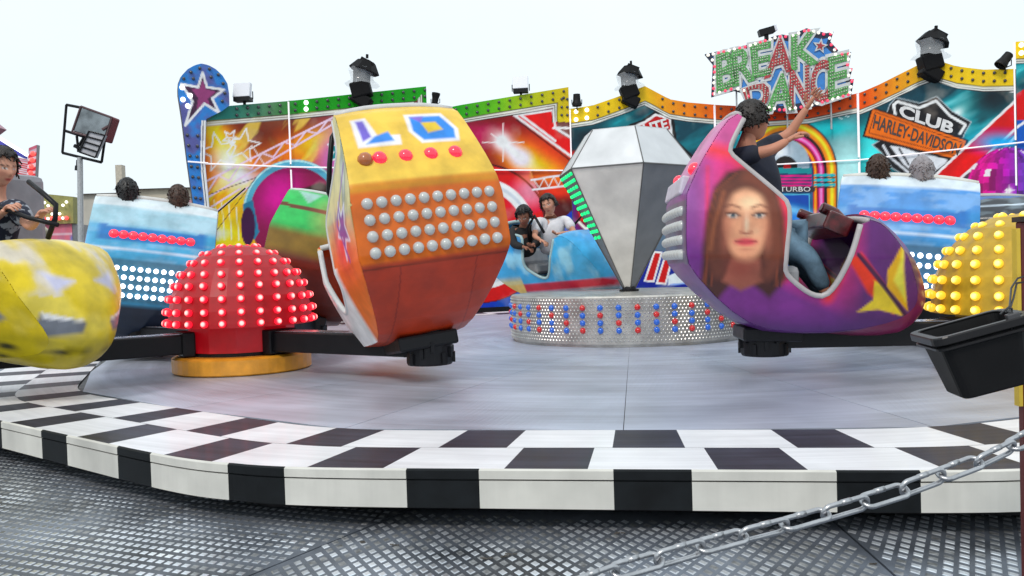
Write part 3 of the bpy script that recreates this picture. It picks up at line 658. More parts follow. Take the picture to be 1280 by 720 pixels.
for a in range(len(vs)):
    for b in range(nc):
        x = xl[a]+(xr[a]-xl[a])*b/(nc-1); Pp[a, b] = PPL(x, vs[a], A_, B_)+n2*.12; UU[a, b], VV[a, b] = x, vs[a]
a = Art(UU, VV, (38, 120, 195)); nn = fbm(UU, VV, .05, 11); a.put(np.clip((nn-.45)*3, 0, .6), (80, 90, 160)); a.put(np.clip((nn-.5)*3*(VV < 200), 0, .6), (95, 75, 130))
a.put(np.clip((UU-278)/10, 0, 1)*(VV < 200)*.5, (110, 80, 90))
S5 = [(251.5, 92), (257, 110.5), (278, 113.5), (263.5, 124.5), (272, 142), (254, 131), (230, 158), (239, 128), (225, 106.5), (246, 110.5)]
a.poly(S5, (60, 30, 60)); a.poly([(251.5, 101), (256, 113), (268, 116), (258, 125), (262, 136), (254, 130), (244, 138), (246, 124), (238, 113), (248, 112)], (140, 55, 110)); a.line(S5, 3, (222, 222, 240), True)
rr = np.interp(VV, [q[0] for q in rgt], [q[1] for q in rgt])
for o0, o1, c in ((6, 4, (232, 228, 245)), (4, 3, (40, 30, 50)), (3, .2, (225, 222, 240))): a.put(((rr-UU < o0)*(rr-UU > o1)*(VV > 152))*1., c)
a.line([(272, 142), (281, 153)], 3, (225, 222, 240)); a.c = np.clip(a.c*1.25, 0, .9)
grid_mesh('painted_face', Pp, a.c, PANELM, pl)
bm = NB(); outl = [tuple(Pp[k, 0]-n2*.003) for k in range(0, len(vs), 6)]+[tuple(Pp[-1, 0]-n2*.003)]+[tuple(Pp[-1, -1]-n2*.003)]+[tuple(Pp[k, -1]-n2*.003) for k in range(len(vs)-1, 0, -6)]
prism(bm, outl, tuple(-n2*.1)); fin('frame', bm, MATS['panel_back'], pl)
bp = [(237, 92), (248, 87), (260, 88), (271, 95), (277, 106), (279, 118), (228, 100), (276, 128), (240, 100), (262, 98)]
for y in range(170, 330, 13):
    l, r = np.interp(y, [q[0] for q in lft], [q[1] for q in lft]), np.interp(y, [q[0] for q in rgt], [q[1] for q in rgt]); bp += [(l+4, y), (r-10, y+1)]
for x, y in bp: bulb(LBD, PPL(x, y, A_, B_)+n2*.13, pl, 'unlit_bulb')
for x, y in ((226, 111), (236, 121), (227, 126), (233, 134)): bulb(LWH, PPL(x, y, A_, B_)+n2*.13, pl, 'lit_bulb')
bm = NB(); q1 = PPL(233, 203, A_, B_)+n2*.14; q2 = PPL(258, 205, A_, B_)+n2*.14; tube(bm, [q1, q2], .016, 6); fin('light_tube', bm, TUBEM, pl)

# ================================================================== big sign
i = 4; SA, SB = CN[4]-np.array([.4, .1]), CN[5]+np.array([.2, -.1]); d2 = (SB-SA)/np.hypot(*(SB-SA)); n2 = np.array([d2[1], -d2[0], 0.]); SA = SA+n2[:2]*.25; SB = SB+n2[:2]*.25
SP = lambda x, y: PPL(x, y, SA, SB)
sg = empty('lettered_sign', tuple(PPL(975, 135, SA, SB)), label='big jagged BREAK DANCE sign of green and red bulb letters above the backdrop', cat='sign')
class _S: pass
def keep(o): o.parent = sg; o.matrix_parent_inverse = Matrix.Translation(-Vector(sg.location)); return o
outl = [(881, 67.7), (934, 56), (971, 44.3), (978, 43), (986.5, 44.5), (1008, 35.2), (1033, 41.4), (1042, 39.5), (1038, 52), (1048, 63), (1040, 66.7), (1064, 65), (1061, 85), (1066, 85.2), (1062, 98.8), (1067.5, 98.8), (1064, 120), (1012, 134.8), (977, 140.6), (932, 131), (933, 117), (918, 113), (889, 121), (891, 80)]
def ink(m, name, pts, lift, th): 
    bm = NB(); prism(bm, [tuple(SP(x, y)+n2*lift) for x, y in pts], tuple(-n2*th)); return keep(fin(name, bm, m))
ink(mat('sign_navy', (.012, .02, .06), .4), 'board', outl, 0, .10)
cx_, cy_ = 975, 90; ink(mat('sign_blue', (.03, .22, .62), .4, coat=.3), 'blue_field', [(cx_+(x-cx_)*.90, cy_+(y-cy_)*.84) for x, y in outl], .006, .005)
GRN = mat('letter_green', (.10, .42, .09), .35, coat=.5, var=.5, vs=18); RDD = mat('letter_red', (.5, .03, .04), .35, coat=.5, var=.5, vs=18); SLV = mat('letter_edge', (.62, .64, .64), .35, .2)
LET = [('B', [(896, 71), (916, 63), (921, 107), (897, 114)], GRN), ('R', [(915.5, 65), (938, 60), (941, 100), (918.5, 107)], GRN), ('E', [(939, 58), (962, 54), (962, 92), (942, 97)], GRN), ('A', [(966, 53), (984, 48), (988, 88), (957, 97)], RDD),
       ('K', [(990, 46), (1019, 41), (1020, 79), (990, 87)], GRN), ('D', [(929, 112), (962, 101), (958, 137), (934, 128)], RDD), ('A', [(968, 97), (987, 91), (990, 136), (959, 138)], GRN), ('N', [(988, 90), (1010, 84), (1011, 131), (987, 136)], RDD),
       ('C', [(1014, 82), (1035, 75), (1036, 124), (1014, 130)], RDD), ('E', [(1036, 74), (1057, 69), (1058, 116), (1036, 123)], GRN)]
dotm = ball_mesh('letter_lamp', .021, mat('letter_lamp_m', (.55, .6, .5), .25, coat=1, var=0), 6, 4)
for ch, q, m in LET:
    o = keep(quad_text('letter_edge', ch, q, lambda x, y: SP(x, y), n2, SLV, None, .09, .012, .02))
    o2 = quad_text('letter', ch, q, lambda x, y: SP(x, y), n2, m, None, .03, .034, .012); keep(o2); o.name = 'letter_rim'
    V, F = glyphs(ch, .015); lo, hi = V.min(0), V.max(0); T = (V-lo)/(hi-lo); TL, TR, BR, BL = [np.array(k, float) for k in q]; bmd = NB()
    for ai in np.arange(.07, 1, .13):
        for bi in np.arange(.05, 1, .085):
            ok = False; pt = np.array([ai, bi])
            for f in F:
                w = T[list(f)]; e = np.roll(w, -1, 0)-w; r = pt-w; cc = e[:, 0]*r[:, 1]-e[:, 1]*r[:, 0]
                if (cc > 0).all() or (cc < 0).all(): ok = True; break
            if ok:
                p = (TL*(1-ai)+TR*ai)*bi+(BL*(1-ai)+BR*ai)*(1-bi); P = SP(*p)+n2*.05; bmesh.ops.create_icosphere(bmd, subdivisions=1, radius=.019, matrix=Matrix.Translation(Vector(P)))
    d = fin('letter_lamps', bmd, MATS['letter_lamp_m']); d['kind'] = 'stuff'; d.parent = sg; d.matrix_parent_inverse = Matrix.Translation(-Vector(sg.location))
st = ink(SLV, 'star', star(1025, 58, 10, 4.5, 10), .04, .03); ink(RDD, 'star', star(1025, 58, 6, 2.6, 10), .05, .006)
LRS = ball_mesh('sign_red', .036, mat('lamp_pinkred', (.6, .05, .1), .2, coat=1, emit=(1, .05, .12), es=.9, var=0), 8, 5); LWS = ball_mesh('sign_white', .036, mat('lamp_warm', (.8, .78, .7), .2, coat=1, emit=(1, .95, .8), es=.9, var=0), 8, 5)
per = [np.array(p, float) for p in outl]; cnt = 0; seq = []
for a, b in zip(per, per[1:]+per[:1]):
    L = np.hypot(*(b-a)); k = max(1, int(L/6.4)); nn = np.array([-(b-a)[1], (b-a)[0]])/max(L, 1e-6)
    for q in range(k): seq.append(a+(b-a)*(q+.5)/k+nn*2.4)
for q, p in enumerate(seq): o = bulb(LRS if (q//2) % 2 else LWS, (0, 0, 0), None, 'red_bulb' if (q//2) % 2 else 'white_bulb'); o.location = SP(*p)+n2*.03; keep(o)
bm = NB()
for x, y in ((921, 112), (1040, 122), (985, 138)): P = SP(x, y); tube(bm, [P-n2*.15, P-n2*.15-np.array([0, 0, .7])], .022, 6)
keep(fin('posts', bm, GALV))

# ================================================================== lamps on top of the backdrop
def wall_pt(i, x, y, out=0.): A_, B_ = CN[i], CN[i+1]; d2 = (B_-A_)/np.hypot(*(B_-A_)); return PPL(x, y, A_, B_)+np.array([d2[1], -d2[0], 0])*out
def white_flood(i, x, y, label, s=1., tilt=0., flip=False):
    p = wall_pt(i, x, y, .0); e = empty('floodlight', tuple(p), (0, 0, R_(tilt)), label, 'floodlight', 'small floodlights on top of the backdrop', s)
    bm = NB(); box(bm, (0, -.02, .22), (.36, .10, .30), Matrix.Rotation(R_(-14), 3, 'X')); fin('lamp_glass', bm, mat('lamp_glass', (.74, .76, .82), .25, coat=.5, var=0), e, bevel=.01)
    bm = NB(); box(bm, (0, 0, .04), (.34, .2, .09)); box(bm, (0, .06, -.08), (.05, .05, .24)); tube(bm, [(-.2, .02, .04), (-.2, .02, .2)], .012, 6); tube(bm, [(.2, .02, .04), (.2, .02, .2)], .012, 6); fin('housing', bm, BLK, e, bevel=.008)
white_flood(0, 304, 127, 'white faced floodlight above the teal border beside the star pillar', 1., -8); white_flood(2, 651, 116, 'white faced floodlight above the green and yellow border', 1., -6)
e = empty('floodlight', tuple(SP(958, 46)), (0, 0, 0), 'dark floodlight with its glass tilted up on top of the big sign', 'floodlight', 'small floodlights on top of the backdrop')
bm = NB(); box(bm, (0, 0, .12), (.36, .18, .15), Matrix.Rotation(R_(-14), 3, 'Y')); fin('housing', bm, BLK, e, bevel=.01)
bm = NB(); box(bm, (.2, .06, .2), (.09, .16, .13), Matrix.Rotation(R_(-14), 3, 'Y')); fin('lamp_glass', bm, MATS['lamp_glass'], e); bm = NB(); box(bm, (0, 0, -.02), (.08, .08, .14)); fin('bracket', bm, BLK, e)
PLAST = mat('clear_plastic', (.8, .84, .88), .12, coat=1, alpha=.26, var=0)
def moving_head(i, x, y, label, lean=0., s=1.):
    p = wall_pt(i, x, y, .1); e = empty('moving_spotlight', tuple(p), (0, R_(lean), 0), label, 'spotlight', 'moving spotlights under clear rain hoods', s)
    bm = NB(); box(bm, (.02, 0, -.04), (.42, .3, .26), Matrix.Rotation(.5, 3, 'Y')); box(bm, (0, 0, .18), (.42, .34, .34), Matrix.Rotation(-.3, 3, 'Y')); fin('lamp_head', bm, LAMPB, e, bevel=.035)
    bm = NB(); box(bm, (-.15, 0, .38), (.05, .16, .36)); box(bm, (.15, 0, .38), (.05, .16, .36)); box(bm, (0, 0, .57), (.34, .24, .1)); lathe(bm, [(0, .3), (.1, .3), (.12, .5), (0, .5)], 14); fin('yoke', bm, LAMPB, e, bevel=.012)
    bm = NB(); MT = (Matrix.Rotation(R_(14), 3, 'Y')).to_4x4(); lathe(bm, [(0, .86), (.08, .85), (.20, .80), (.27, .70), (.34, .60), (.33, .585), (.2, .62), (0, .66)], 7, c=(-.1, 0, 0), M=MT); box(bm, (.12, -.05, .74), (.30, .22, .12), Matrix.Rotation(.45, 3, 'Y')); box(bm, (.1, 0, .9), (.05, .05, .08)); fin('rain_hood', bm, LAMPB, e)
    bm = NB(); r0 = .30; n = 18
    rings = []
    for z, r in ((.62, .29), (.5, .26), (.38, .24), (.3, .36), (.28, .38)):
        rings.append([bm.verts.new(((r+.02*math.sin(k*5.1+z*9))*math.cos(2*PI*k/n), (r+.02*math.cos(k*3.7))*math.sin(2*PI*k/n), z+.015*math.sin(k*2.3))) for k in range(n)])
    for a, b in zip(rings, rings[1:]):
        for k in range(n): bm.faces.new((a[k], a[(k+1) % n], b[(k+1) % n], b[k]))
    fin('plastic_skirt', bm, PLAST, e, smooth=True)
moving_head(1, 450, 124, 'black moving spotlight under a clear hood above the green border', 4, 1.0); moving_head(3, 786, 125, 'black moving spotlight under a hood above yellow border peak by diamond', -3, .95); moving_head(5, 1164, 90, 'black moving spotlight under clear hood on yellow peak above club badge', 3, 1.05)
def parcan(i, x, y, label, yaw, pitch, s=1.):
    p = wall_pt(i, x, y, .05); e = empty('spot_can', tuple(p), (0, 0, 0), label, 'spotlight', 'small black spot cans', s); M = (Matrix.Rotation(R_(yaw), 3, 'Z') @ Matrix.Rotation(R_(pitch), 3, 'Y'))
    bm = NB(); lathe(bm, [(0, -.15), (.09, -.14), (.1, .02), (.125, .12), (.125, .17), (.11, .17), (.09, .1), (0, .1)], 18, M=M.to_4x4()); fin('can', bm, RUB, e)
    bm = NB(); tube(bm, [(-.13, 0, 0), (-.13, 0, -.12), (0, 0, -.17), (.13, 0, -.12), (.13, 0, 0)], .012, 6); tube(bm, [(0, 0, -.17), (0, 0, -.3)], .015, 6); fin('yoke', bm, BLK, e)
parcan(2, 543.5, 124, 'small black spot can just right of the green corner by orange gondola', 0, 10, .75); parcan(3, 720.5, 125, 'small black spot can beside the yellow corner near the diamond', 0, 180, .9); parcan(5, 1257, 75, 'black spot can lying tilted at right end of the yellow border', 0, -140, 1.)

# ================================================================== gondolas
CPX = lambda x, y: ((x-965)/147., (412-y)/147.)
PROF = [(-.32, 1.74), (-.42, 1.68), (-.64, 1.32), (-.73, 1.12), (-.75, 1.06), (-.75, .62), (-.72, .50), (-.42, .19), (-.12, .0), (.20, -.03), (.62, -.02), (1.04, .06), (1.17, .16), (1.19, .26), (1.10, .46), (.96, .68), (.80, .84), (.70, .87)]
OPEN = [(.62, .84), (.56, .62), (.42, .27), (.28, .26), (.06, .42), (.02, .5), (.07, .98), (-.02, 1.08), (-.36, 1.38), (-.42, 1.44), (-.28, 1.71)]
def chaikin(P, n=2):
    for _ in range(n):
        Q = [P[0]]
        for a, b in zip(P, P[1:]): Q += [tuple(np.array(a)*.75+np.array(b)*.25), tuple(np.array(a)*.25+np.array(b)*.75)]
        P = Q+[P[-1]]
    return P
def resample(P, st):
    P = np.array(P); d = np.r_[0, np.cumsum(np.hypot(*np.diff(P, axis=0).T))]; n = max(2, int(d[-1]/st)+1); t = np.linspace(0, d[-1], n)
    return np.stack([np.interp(t, d, P[:, 0]), np.interp(t, d, P[:, 1])], 1)
OUTL = chaikin(PROF, 1); OPL = chaikin(OPEN, 2)
TPK = [1.]; WK = [1.]
def halfw(x, z):
    w = .70-TPK[0]*.17*np.clip((z-.95)/.8, 0, 1)-.27*np.clip((.58-z)/.6, 0, 1)**1.2
    return (w-.22*np.clip((x-.35)/.85, 0, 1)**1.7)*WK[0]
_side = {}
def side_template(st):
    if st in _side: return _side[st]
    bm = NB(); o = resample(OUTL, st); pts = [tuple(p) for p in o]+[tuple(p) for p in resample(OPL, st)]
    vs = [bm.verts.new((p[0], p[1], 0)) for p in pts]; bm.faces.new(vs)
    for ax, lo, hi in ((0, -.75, 1.2), (1, -.05, 1.8)):
        for c in np.arange(lo, hi, st):
            co_ = (c+.0013, 0, 0) if ax == 0 else (0, c+.0013, 0); no = (1, 0, 0) if ax == 0 else (0, 1, 0)
            bmesh.ops.bisect_plane(bm, geom=list(bm.verts)+list(bm.edges)+list(bm.faces), plane_co=co_, plane_no=no, dist=1e-5)
    bm.verts.index_update(); V = np.array([v.co[:2] for v in bm.verts]); F = [[v.index for v in f.verts] for f in bm.faces]; bm.free(); _side[st] = (V, F); return _side[st]
def gondola(name, label, loc, yaw, pitch, roll, paint, scale=1., st=.03, trim=(.5, .5, .5), lampm=None, bandm=None, redm=None, seat=(.3, .3, .31), rows=4, cols=10, bar=True, hk=1., rp=.118, br=.044, nt_=6, tsp=.19, tpk=1., wk=1.):
    TPK[0] = tpk; WK[0] = wk
    sq = lambda z: np.where(np.asarray(z) > .9, .9+(np.asarray(z)-.9)*hk, z)
    M = Matrix.Translation(Vector(loc)) @ Matrix.Rotation(R_(yaw), 4, 'Z') @ Matrix.Rotation(R_(roll), 4, 'X') @ Matrix.Rotation(R_(pitch), 4, 'Y')
    e = empty(name, loc, M.to_euler(), label, 'ride car', 'spinning ride cars', scale)
    V, F = side_template(st); V = np.stack([V[:, 0], sq(V[:, 1])], 1); o = resample(OUTL, st); o[:, 1] = sq(o[:, 1]); OPL_ = [(a, float(sq(b))) for a, b in OPL]; T0 = (OUTL[0][0], float(sq(OUTL[0][1]))); m = int(1.25/st); eta = np.linspace(-1, 1, m); verts = []; faces = []; zone = []
    for sgn in (-1, 1):
        b = len(verts); w = halfw(V[:, 0], V[:, 1])*sgn
        verts += [(x, y, z) for (x, z), y in zip(V, w)]; faces += [[b+i for i in f] for f in F]; zone += [sgn]*len(V)
    tan = np.gradient(o, axis=0); tan /= np.linalg.norm(tan, axis=1)[:, None]; nr = np.stack([tan[:, 1], -tan[:, 0]], 1)*-1
    bulge = .03*np.ones(len(o))+.13*np.clip((o[:, 0]-.5)/.6, 0, 1)
    b = len(verts); W = halfw(o[:, 0], o[:, 1])
    cen = np.array([.1, .7]); flip = np.sign(((o-cen)*nr).sum(1)); nr = nr*flip[:, None]
    for i in range(len(o)):
        for t in eta:
            q = o[i]+nr[i]*bulge[i]*(1-abs(t)**2.6); verts.append((q[0], W[i]*t, q[1])); zone.append(0)
    for i in range(len(o)-1):
        for j in range(m-1): faces.append([b+i*m+j, b+i*m+j+1, b+(i+1)*m+j+1, b+(i+1)*m+j])
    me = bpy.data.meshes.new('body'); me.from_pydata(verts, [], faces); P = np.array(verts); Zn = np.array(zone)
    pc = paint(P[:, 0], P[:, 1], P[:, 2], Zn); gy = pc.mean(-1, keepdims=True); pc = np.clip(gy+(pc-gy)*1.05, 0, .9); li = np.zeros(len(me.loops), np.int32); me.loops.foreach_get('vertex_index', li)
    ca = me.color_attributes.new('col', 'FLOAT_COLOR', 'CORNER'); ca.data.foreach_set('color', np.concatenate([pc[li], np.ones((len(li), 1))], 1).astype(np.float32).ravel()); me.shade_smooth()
    bm = NB(); bm.from_mesh(me); bmesh.ops.remove_doubles(bm, verts=bm.verts, dist=1e-3); bmesh.ops.recalc_face_normals(bm, faces=bm.faces); bm.to_mesh(me); bm.free()
    body = link('body', me, e, painted('fibreglass', .38, .35, dirt=.25)); sm = body.modifiers.new('s', 'SOLIDIFY'); sm.thickness = .03; sm.offset = 0
    em = body.modifiers.new('e', 'EDGE_SPLIT'); em.split_angle = R_(42)
    # lip round the opening
    bm = NB(); 
    for sgn in (-1, 1):
        pts = resample(OPL_, .05); tube(bm, [(x, sgn*halfw(x, z), z) for x, z in pts], .024, 7)
    tube(bm, [(T0[0], t*halfw(*T0), T0[1]+.05*(1-abs(t)**2.6)) for t in np.linspace(-1, 1, 9)], .03, 7); tube(bm, [(OUTL[-1][0]-.01, t*halfw(*OUTL[-1])*.98, OUTL[-1][1]+.04*(1-t*t)) for t in np.linspace(-1, 1, 9)], .026, 7)
    fin('lip', bm, mat('lip_'+str(trim), trim, .4, var=.05), e, smooth=True)
    SM = mat('seat_'+str(seat), seat, .5, coat=.1, bump=.1, bs=30)
    bm = NB(); box(bm, (-.12, 0, .42), (.62, 1.1*wk, .18)); fin('seat', bm, SM, e, bevel=.05)
    bm = NB(); box(bm, (-.43, 0, .5+.43*hk), (.12, 1.12*wk, .9*hk), Matrix.Rotation(R_(-8), 3, 'Y')); fin('backrest', bm, SM, e, bevel=.05)
    bm = NB(); box(bm, (.38, 0, .13), (.85, .7, .04)); fin('floor_pan', bm, BLK, e)
    if bar:
        bm = NB(); tube(bm, [(.45, -.66, .95), (.30, -.66, 1.22), (.12, -.62, 1.06), (.05, -.5, .84), (.07, 0, .82), (.05, .5, .84), (.12, .62, 1.06), (.30, .66, 1.22), (.45, .66, .95)], .022, 8); fin('lap_bar', bm, BLK, e, smooth=True)
    # rear lamps
    if lampm:
        bl = ball_mesh('bulb_'+lampm.name, br, lampm, 10, 6)
        for r in range(rows):
            for c in range(cols):
                y = (c-(cols-1)/2)*1.27*wk/cols; z = .60+r*rp; x = -.745-.03*(1-abs(y/.7/wk)**2.6); bulb(bl, (x-.015, y, z), e, 'rear_bulb')
        if redm:
            rb = ball_mesh('tail_'+redm.name, .06, redm, 10, 6)
            for c in range(nt_): y = (c-(nt_-1)/2)*tsp; bulb(rb, (-.645-.03*(1-abs(y/.7)**2.6), y, 1.30), e, 'tail_lamp')
    bm = NB(); box(bm, (.05, 0, -.08), (.5, .5, .12)); fin('mount', bm, BLK, e, bevel=.02)
    e['_m'] = 0; del e['_m']
    return e, M @ Matrix.Scale(scale, 4)
def hot(name, rgb, em, es): return mat(name, rgb, .2, coat=1, emit=em, es=es, var=0)
OFFB = hot('bulb_frosted', (.45, .47, .46), (1, 1, 1), .04); LITB = hot('bulb_lit_white', (.8, .8, .85), (.93, .95, 1), 3.2); TAIL = hot('tail_red', (.4, .01, .02), (1, .02, .045), 1.6); TAIL2 = hot('tail_red_soft', (.6, .02, .04), (1, .02, .06), .9)
def mixp(A, a, c): A.put(a, c)
def paint_orange(x, y, z, zn):
    A = Art(y, z, (200, 98, 32)); R = zn == 0
    up = R & (z > 1.02) & (x < .2); A.put(np.clip((z-1.08)/.04, 0, 1)*up, (224, 186, 78)); A.put(np.clip((z-1.03)/.03, 0, 1)*np.clip((1.12-z)/.04, 0, 1)*up, (195, 130, 38))
    A.put(np.clip((.54-z)/.04, 0, 1)*R*1., (168, 48, 24)); A.put(np.clip((.54-z)/.04, 0, 1)*R*1., (170, 55, 30)); A.line([(-.6, .50), (.6, .50)], .012, (120, 40, 10), soft=.006, clip=R*1.); A.put((R & (x > .3))*1., (200, 70, 25)); A.put(R*(np.abs(np.abs(y)-.30) < .005)*(z < .5)*.6, (110, 22, 10))
    # block letters on the sloping back
    for pts, c in (([(0.410, 1.650), (0.295, 1.662), (0.254, 1.488), (0.082, 1.488), (0.098, 1.400), (0.426, 1.400)], (225, 225, 240)), ([(-0.016, 1.669), (-0.328, 1.669), (-0.410, 1.512), (-0.377, 1.400), (-0.066, 1.400), (0.000, 1.512)], (225, 225, 240))): A.poly(pts, c, soft=.02, clip=up*1.)
    A.poly([(0.377, 1.637), (0.320, 1.637), (0.303, 1.488), (0.377, 1.450)], (110, 95, 190), soft=.02, clip=up*1.); A.poly([(0.279, 1.488), (0.164, 1.525), (0.139, 1.438), (0.361, 1.425)], (60, 130, 215), soft=.02, clip=up*1.)
    A.poly([(-0.049, 1.644), (-0.303, 1.644), (-0.377, 1.512), (-0.353, 1.425), (-0.090, 1.425), (-0.033, 1.512)], (50, 130, 215), soft=.02, clip=up*1.); A.poly([(-0.123, 1.587), (-0.246, 1.587), (-0.279, 1.512), (-0.148, 1.488)], (225, 190, 60), soft=.02, clip=up*1.); A.poly([(-0.049, 1.644), (-0.164, 1.644), (-0.123, 1.587)], (125, 100, 195), soft=.02, clip=up*1.)
    S = zn != 0; B = Art(x, z, (205, 195, 130)); n = fbm(x+5, z*.3+5, 9, 3); B.put(np.clip((n-.45)*5, 0, 1), (110, 130, 110)); B.put(np.clip((n-.62)*6, 0, 1), (215, 215, 205))
    B.put(np.clip((.95-z)/.3, 0, 1), (225, 110, 50)); B.glow(-.35, .75, .2, (225, 60, 60), .2); B.poly(star(-.45, .85, .17, .07, 10, 1, 1.4), (120, 60, 140), soft=.02); B.line(star(-.45, .85, .17, .07, 10, 1, 1.4), .02, (220, 220, 235), True, soft=.02)
    B.put(np.clip((x+.1)/.1, 0, 1)*(z < .6)*.9, (235, 235, 235)); B.line([(-.6, 1.3), (-.3, .9), (-.5, .6)], .03, (120, 60, 150), soft=.02)
    c = np.where(S[..., None], B.c, A.c); return np.clip(c*1.2, 0, .9)
def paint_blue(top, mid, dark, stripe=None):
    def f(x, y, z, zn):
        A = Art(y, z, mid); n = fbm(y+3, z*3+3, 3, 5); A.put(np.clip((z-1.38)/.06, 0, 1), top); A.put(np.clip((n-.5)*3, 0, .18), (190, 215, 230))
        A.put(((z > 1.22) & (z < 1.40))*np.clip((.62-abs(y))/.05, 0, 1)*(zn == 0)*.75, (25, 95, 175))
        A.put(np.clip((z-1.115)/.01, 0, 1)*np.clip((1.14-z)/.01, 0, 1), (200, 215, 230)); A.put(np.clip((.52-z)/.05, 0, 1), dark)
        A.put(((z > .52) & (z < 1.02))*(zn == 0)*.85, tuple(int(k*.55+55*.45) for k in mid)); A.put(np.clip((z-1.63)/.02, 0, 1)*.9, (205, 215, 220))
        S = (zn != 0); A.put(S*np.clip(1-abs(z-1.0+.3*x)/.12, 0, 1), (225, 120, 160)); return np.clip(A.c*1.2, 0, .9)
    return f
def face_art(B, cx, cz, s):
    # airbrushed portrait, soft
    hp = [(-.02, .44), (.13, .41), (.25, .28), (.31, .05), (.33, -.22), (.36, -.46), (.24, -.62), (.08, -.50), (-.08, -.50), (-.2, -.66), (-.34, -.50), (-.33, -.2), (-.30, .08), (-.24, .28), (-.13, .41)]
    B.poly([(cx+a*s, cz+b*s) for a, b in hp], (62, 26, 18), soft=.05*s)
    for k in range(9):
        q = -1 if k % 2 else 1; o = .19+.02*(k//2); B.line([(cx+q*.05*s, cz+.40*s), (cx+q*(o-.01)*s, cz+.24*s), (cx+q*(o+.05)*s, cz-.05*s), (cx+q*(o+.03+.02*(k % 3))*s, cz-.35*s), (cx+q*(o+.06)*s, cz-.52*s)], .010*s, (140, 66, 38) if k % 3 else (30, 14, 12), soft=.012*s, k=.7)
    B.poly([(cx+a*s, cz+b*s) for a, b in ((-.10, -.30), (.13, -.30), (.17, -.48), (.0, -.56), (-.16, -.48))], (150, 84, 66), soft=.04*s)
    B.disc(cx+.015*s, cz+.02*s, .185*s, (214, 152, 118), .25*s, soft=.05*s); B.disc(cx+.015*s, cz-.12*s, .150*s, (214, 152, 118), .20*s, soft=.05*s); B.glow(cx+.05*s, cz+.15*s, .12*s, (244, 200, 160), .07*s, k=.85); B.glow(cx+.10*s, cz-.08*s, .05*s, (240, 180, 145), .05*s, k=.6)
    B.glow(cx-.15*s, cz-.05*s, .06*s, (165, 95, 75), .22*s, k=.7); B.glow(cx+.20*s, cz-.1*s, .05*s, (190, 115, 90), .2*s, k=.6)
    for dx in (-.09, .12): B.glow(cx+dx*s, cz+.055*s, .062*s, (130, 80, 65), .032*s, 0, k=.75); B.disc(cx+dx*s, cz+.05*s, .04*s, (215, 210, 200), .015*s, soft=.015*s, k=.8); B.disc(cx+dx*s, cz+.05*s, .017*s, (50, 75, 85), .017*s, soft=.012*s)
    B.line([(cx-.15*s, cz+.062*s), (cx-.09*s, cz+.074*s), (cx-.04*s, cz+.052*s)], .014*s, (60, 30, 25), soft=.015*s); B.line([(cx+.07*s, cz+.052*s), (cx+.12*s, cz+.074*s), (cx+.18*s, cz+.062*s)], .014*s, (60, 30, 25), soft=.015*s)
    B.line([(cx-.17*s, cz+.115*s), (cx-.10*s, cz+.135*s), (cx-.03*s, cz+.11*s)], .02*s, (105, 60, 45), soft=.02*s, k=.8); B.line([(cx+.06*s, cz+.11*s), (cx+.13*s, cz+.135*s), (cx+.19*s, cz+.11*s)], .02*s, (105, 60, 45), soft=.02*s, k=.8)
    B.line([(cx+.0*s, cz+.03*s), (cx-.01*s, cz-.07*s)], .02*s, (190, 125, 100), soft=.03*s, k=.7); B.glow(cx+.02*s, cz-.02*s, .02*s, (245, 210, 180), .08*s, k=.7); B.line([(cx-.03*s, cz-.085*s), (cx+.015*s, cz-.097*s), (cx+.06*s, cz-.085*s)], .016*s, (150, 85, 70), soft=.02*s)
    B.disc(cx+.015*s, cz-.165*s, .085*s, (205, 75, 85), .032*s, soft=.025*s); B.line([(cx-.065*s, cz-.163*s), (cx+.015*s, cz-.168*s), (cx+.095*s, cz-.163*s)], .012*s, (120, 35, 45), soft=.014*s); B.glow(cx+.015*s, cz-.225*s, .06*s, (165, 100, 80), .018*s, k=.6)
    B.glow(cx-.02*s, cz-.37*s, .13*s, (130, 50, 40), .09*s, k=.6)
    B.line([(cx+.03*s, cz+.37*s), (cx-.14*s, cz+.27*s), (cx-.23*s, cz+.03*s), (cx-.26*s, cz-.26*s), (cx-.2*s, cz-.4*s)], .10*s, (95, 48, 34), soft=.08*s); B.line([(cx+.03*s, cz+.37*s), (cx+.19*s, cz+.26*s), (cx+.26*s, cz+.02*s), (cx+.27*s, cz-.24*s), (cx+.2*s, cz-.42*s)], .10*s, (110, 55, 38), soft=.08*s)
    B.line([(cx-.16*s, cz+.24*s), (cx-.24*s, cz-.02*s), (cx-.27*s, cz-.22*s)], .02*s, (165, 95, 60), soft=.04*s, k=.6)
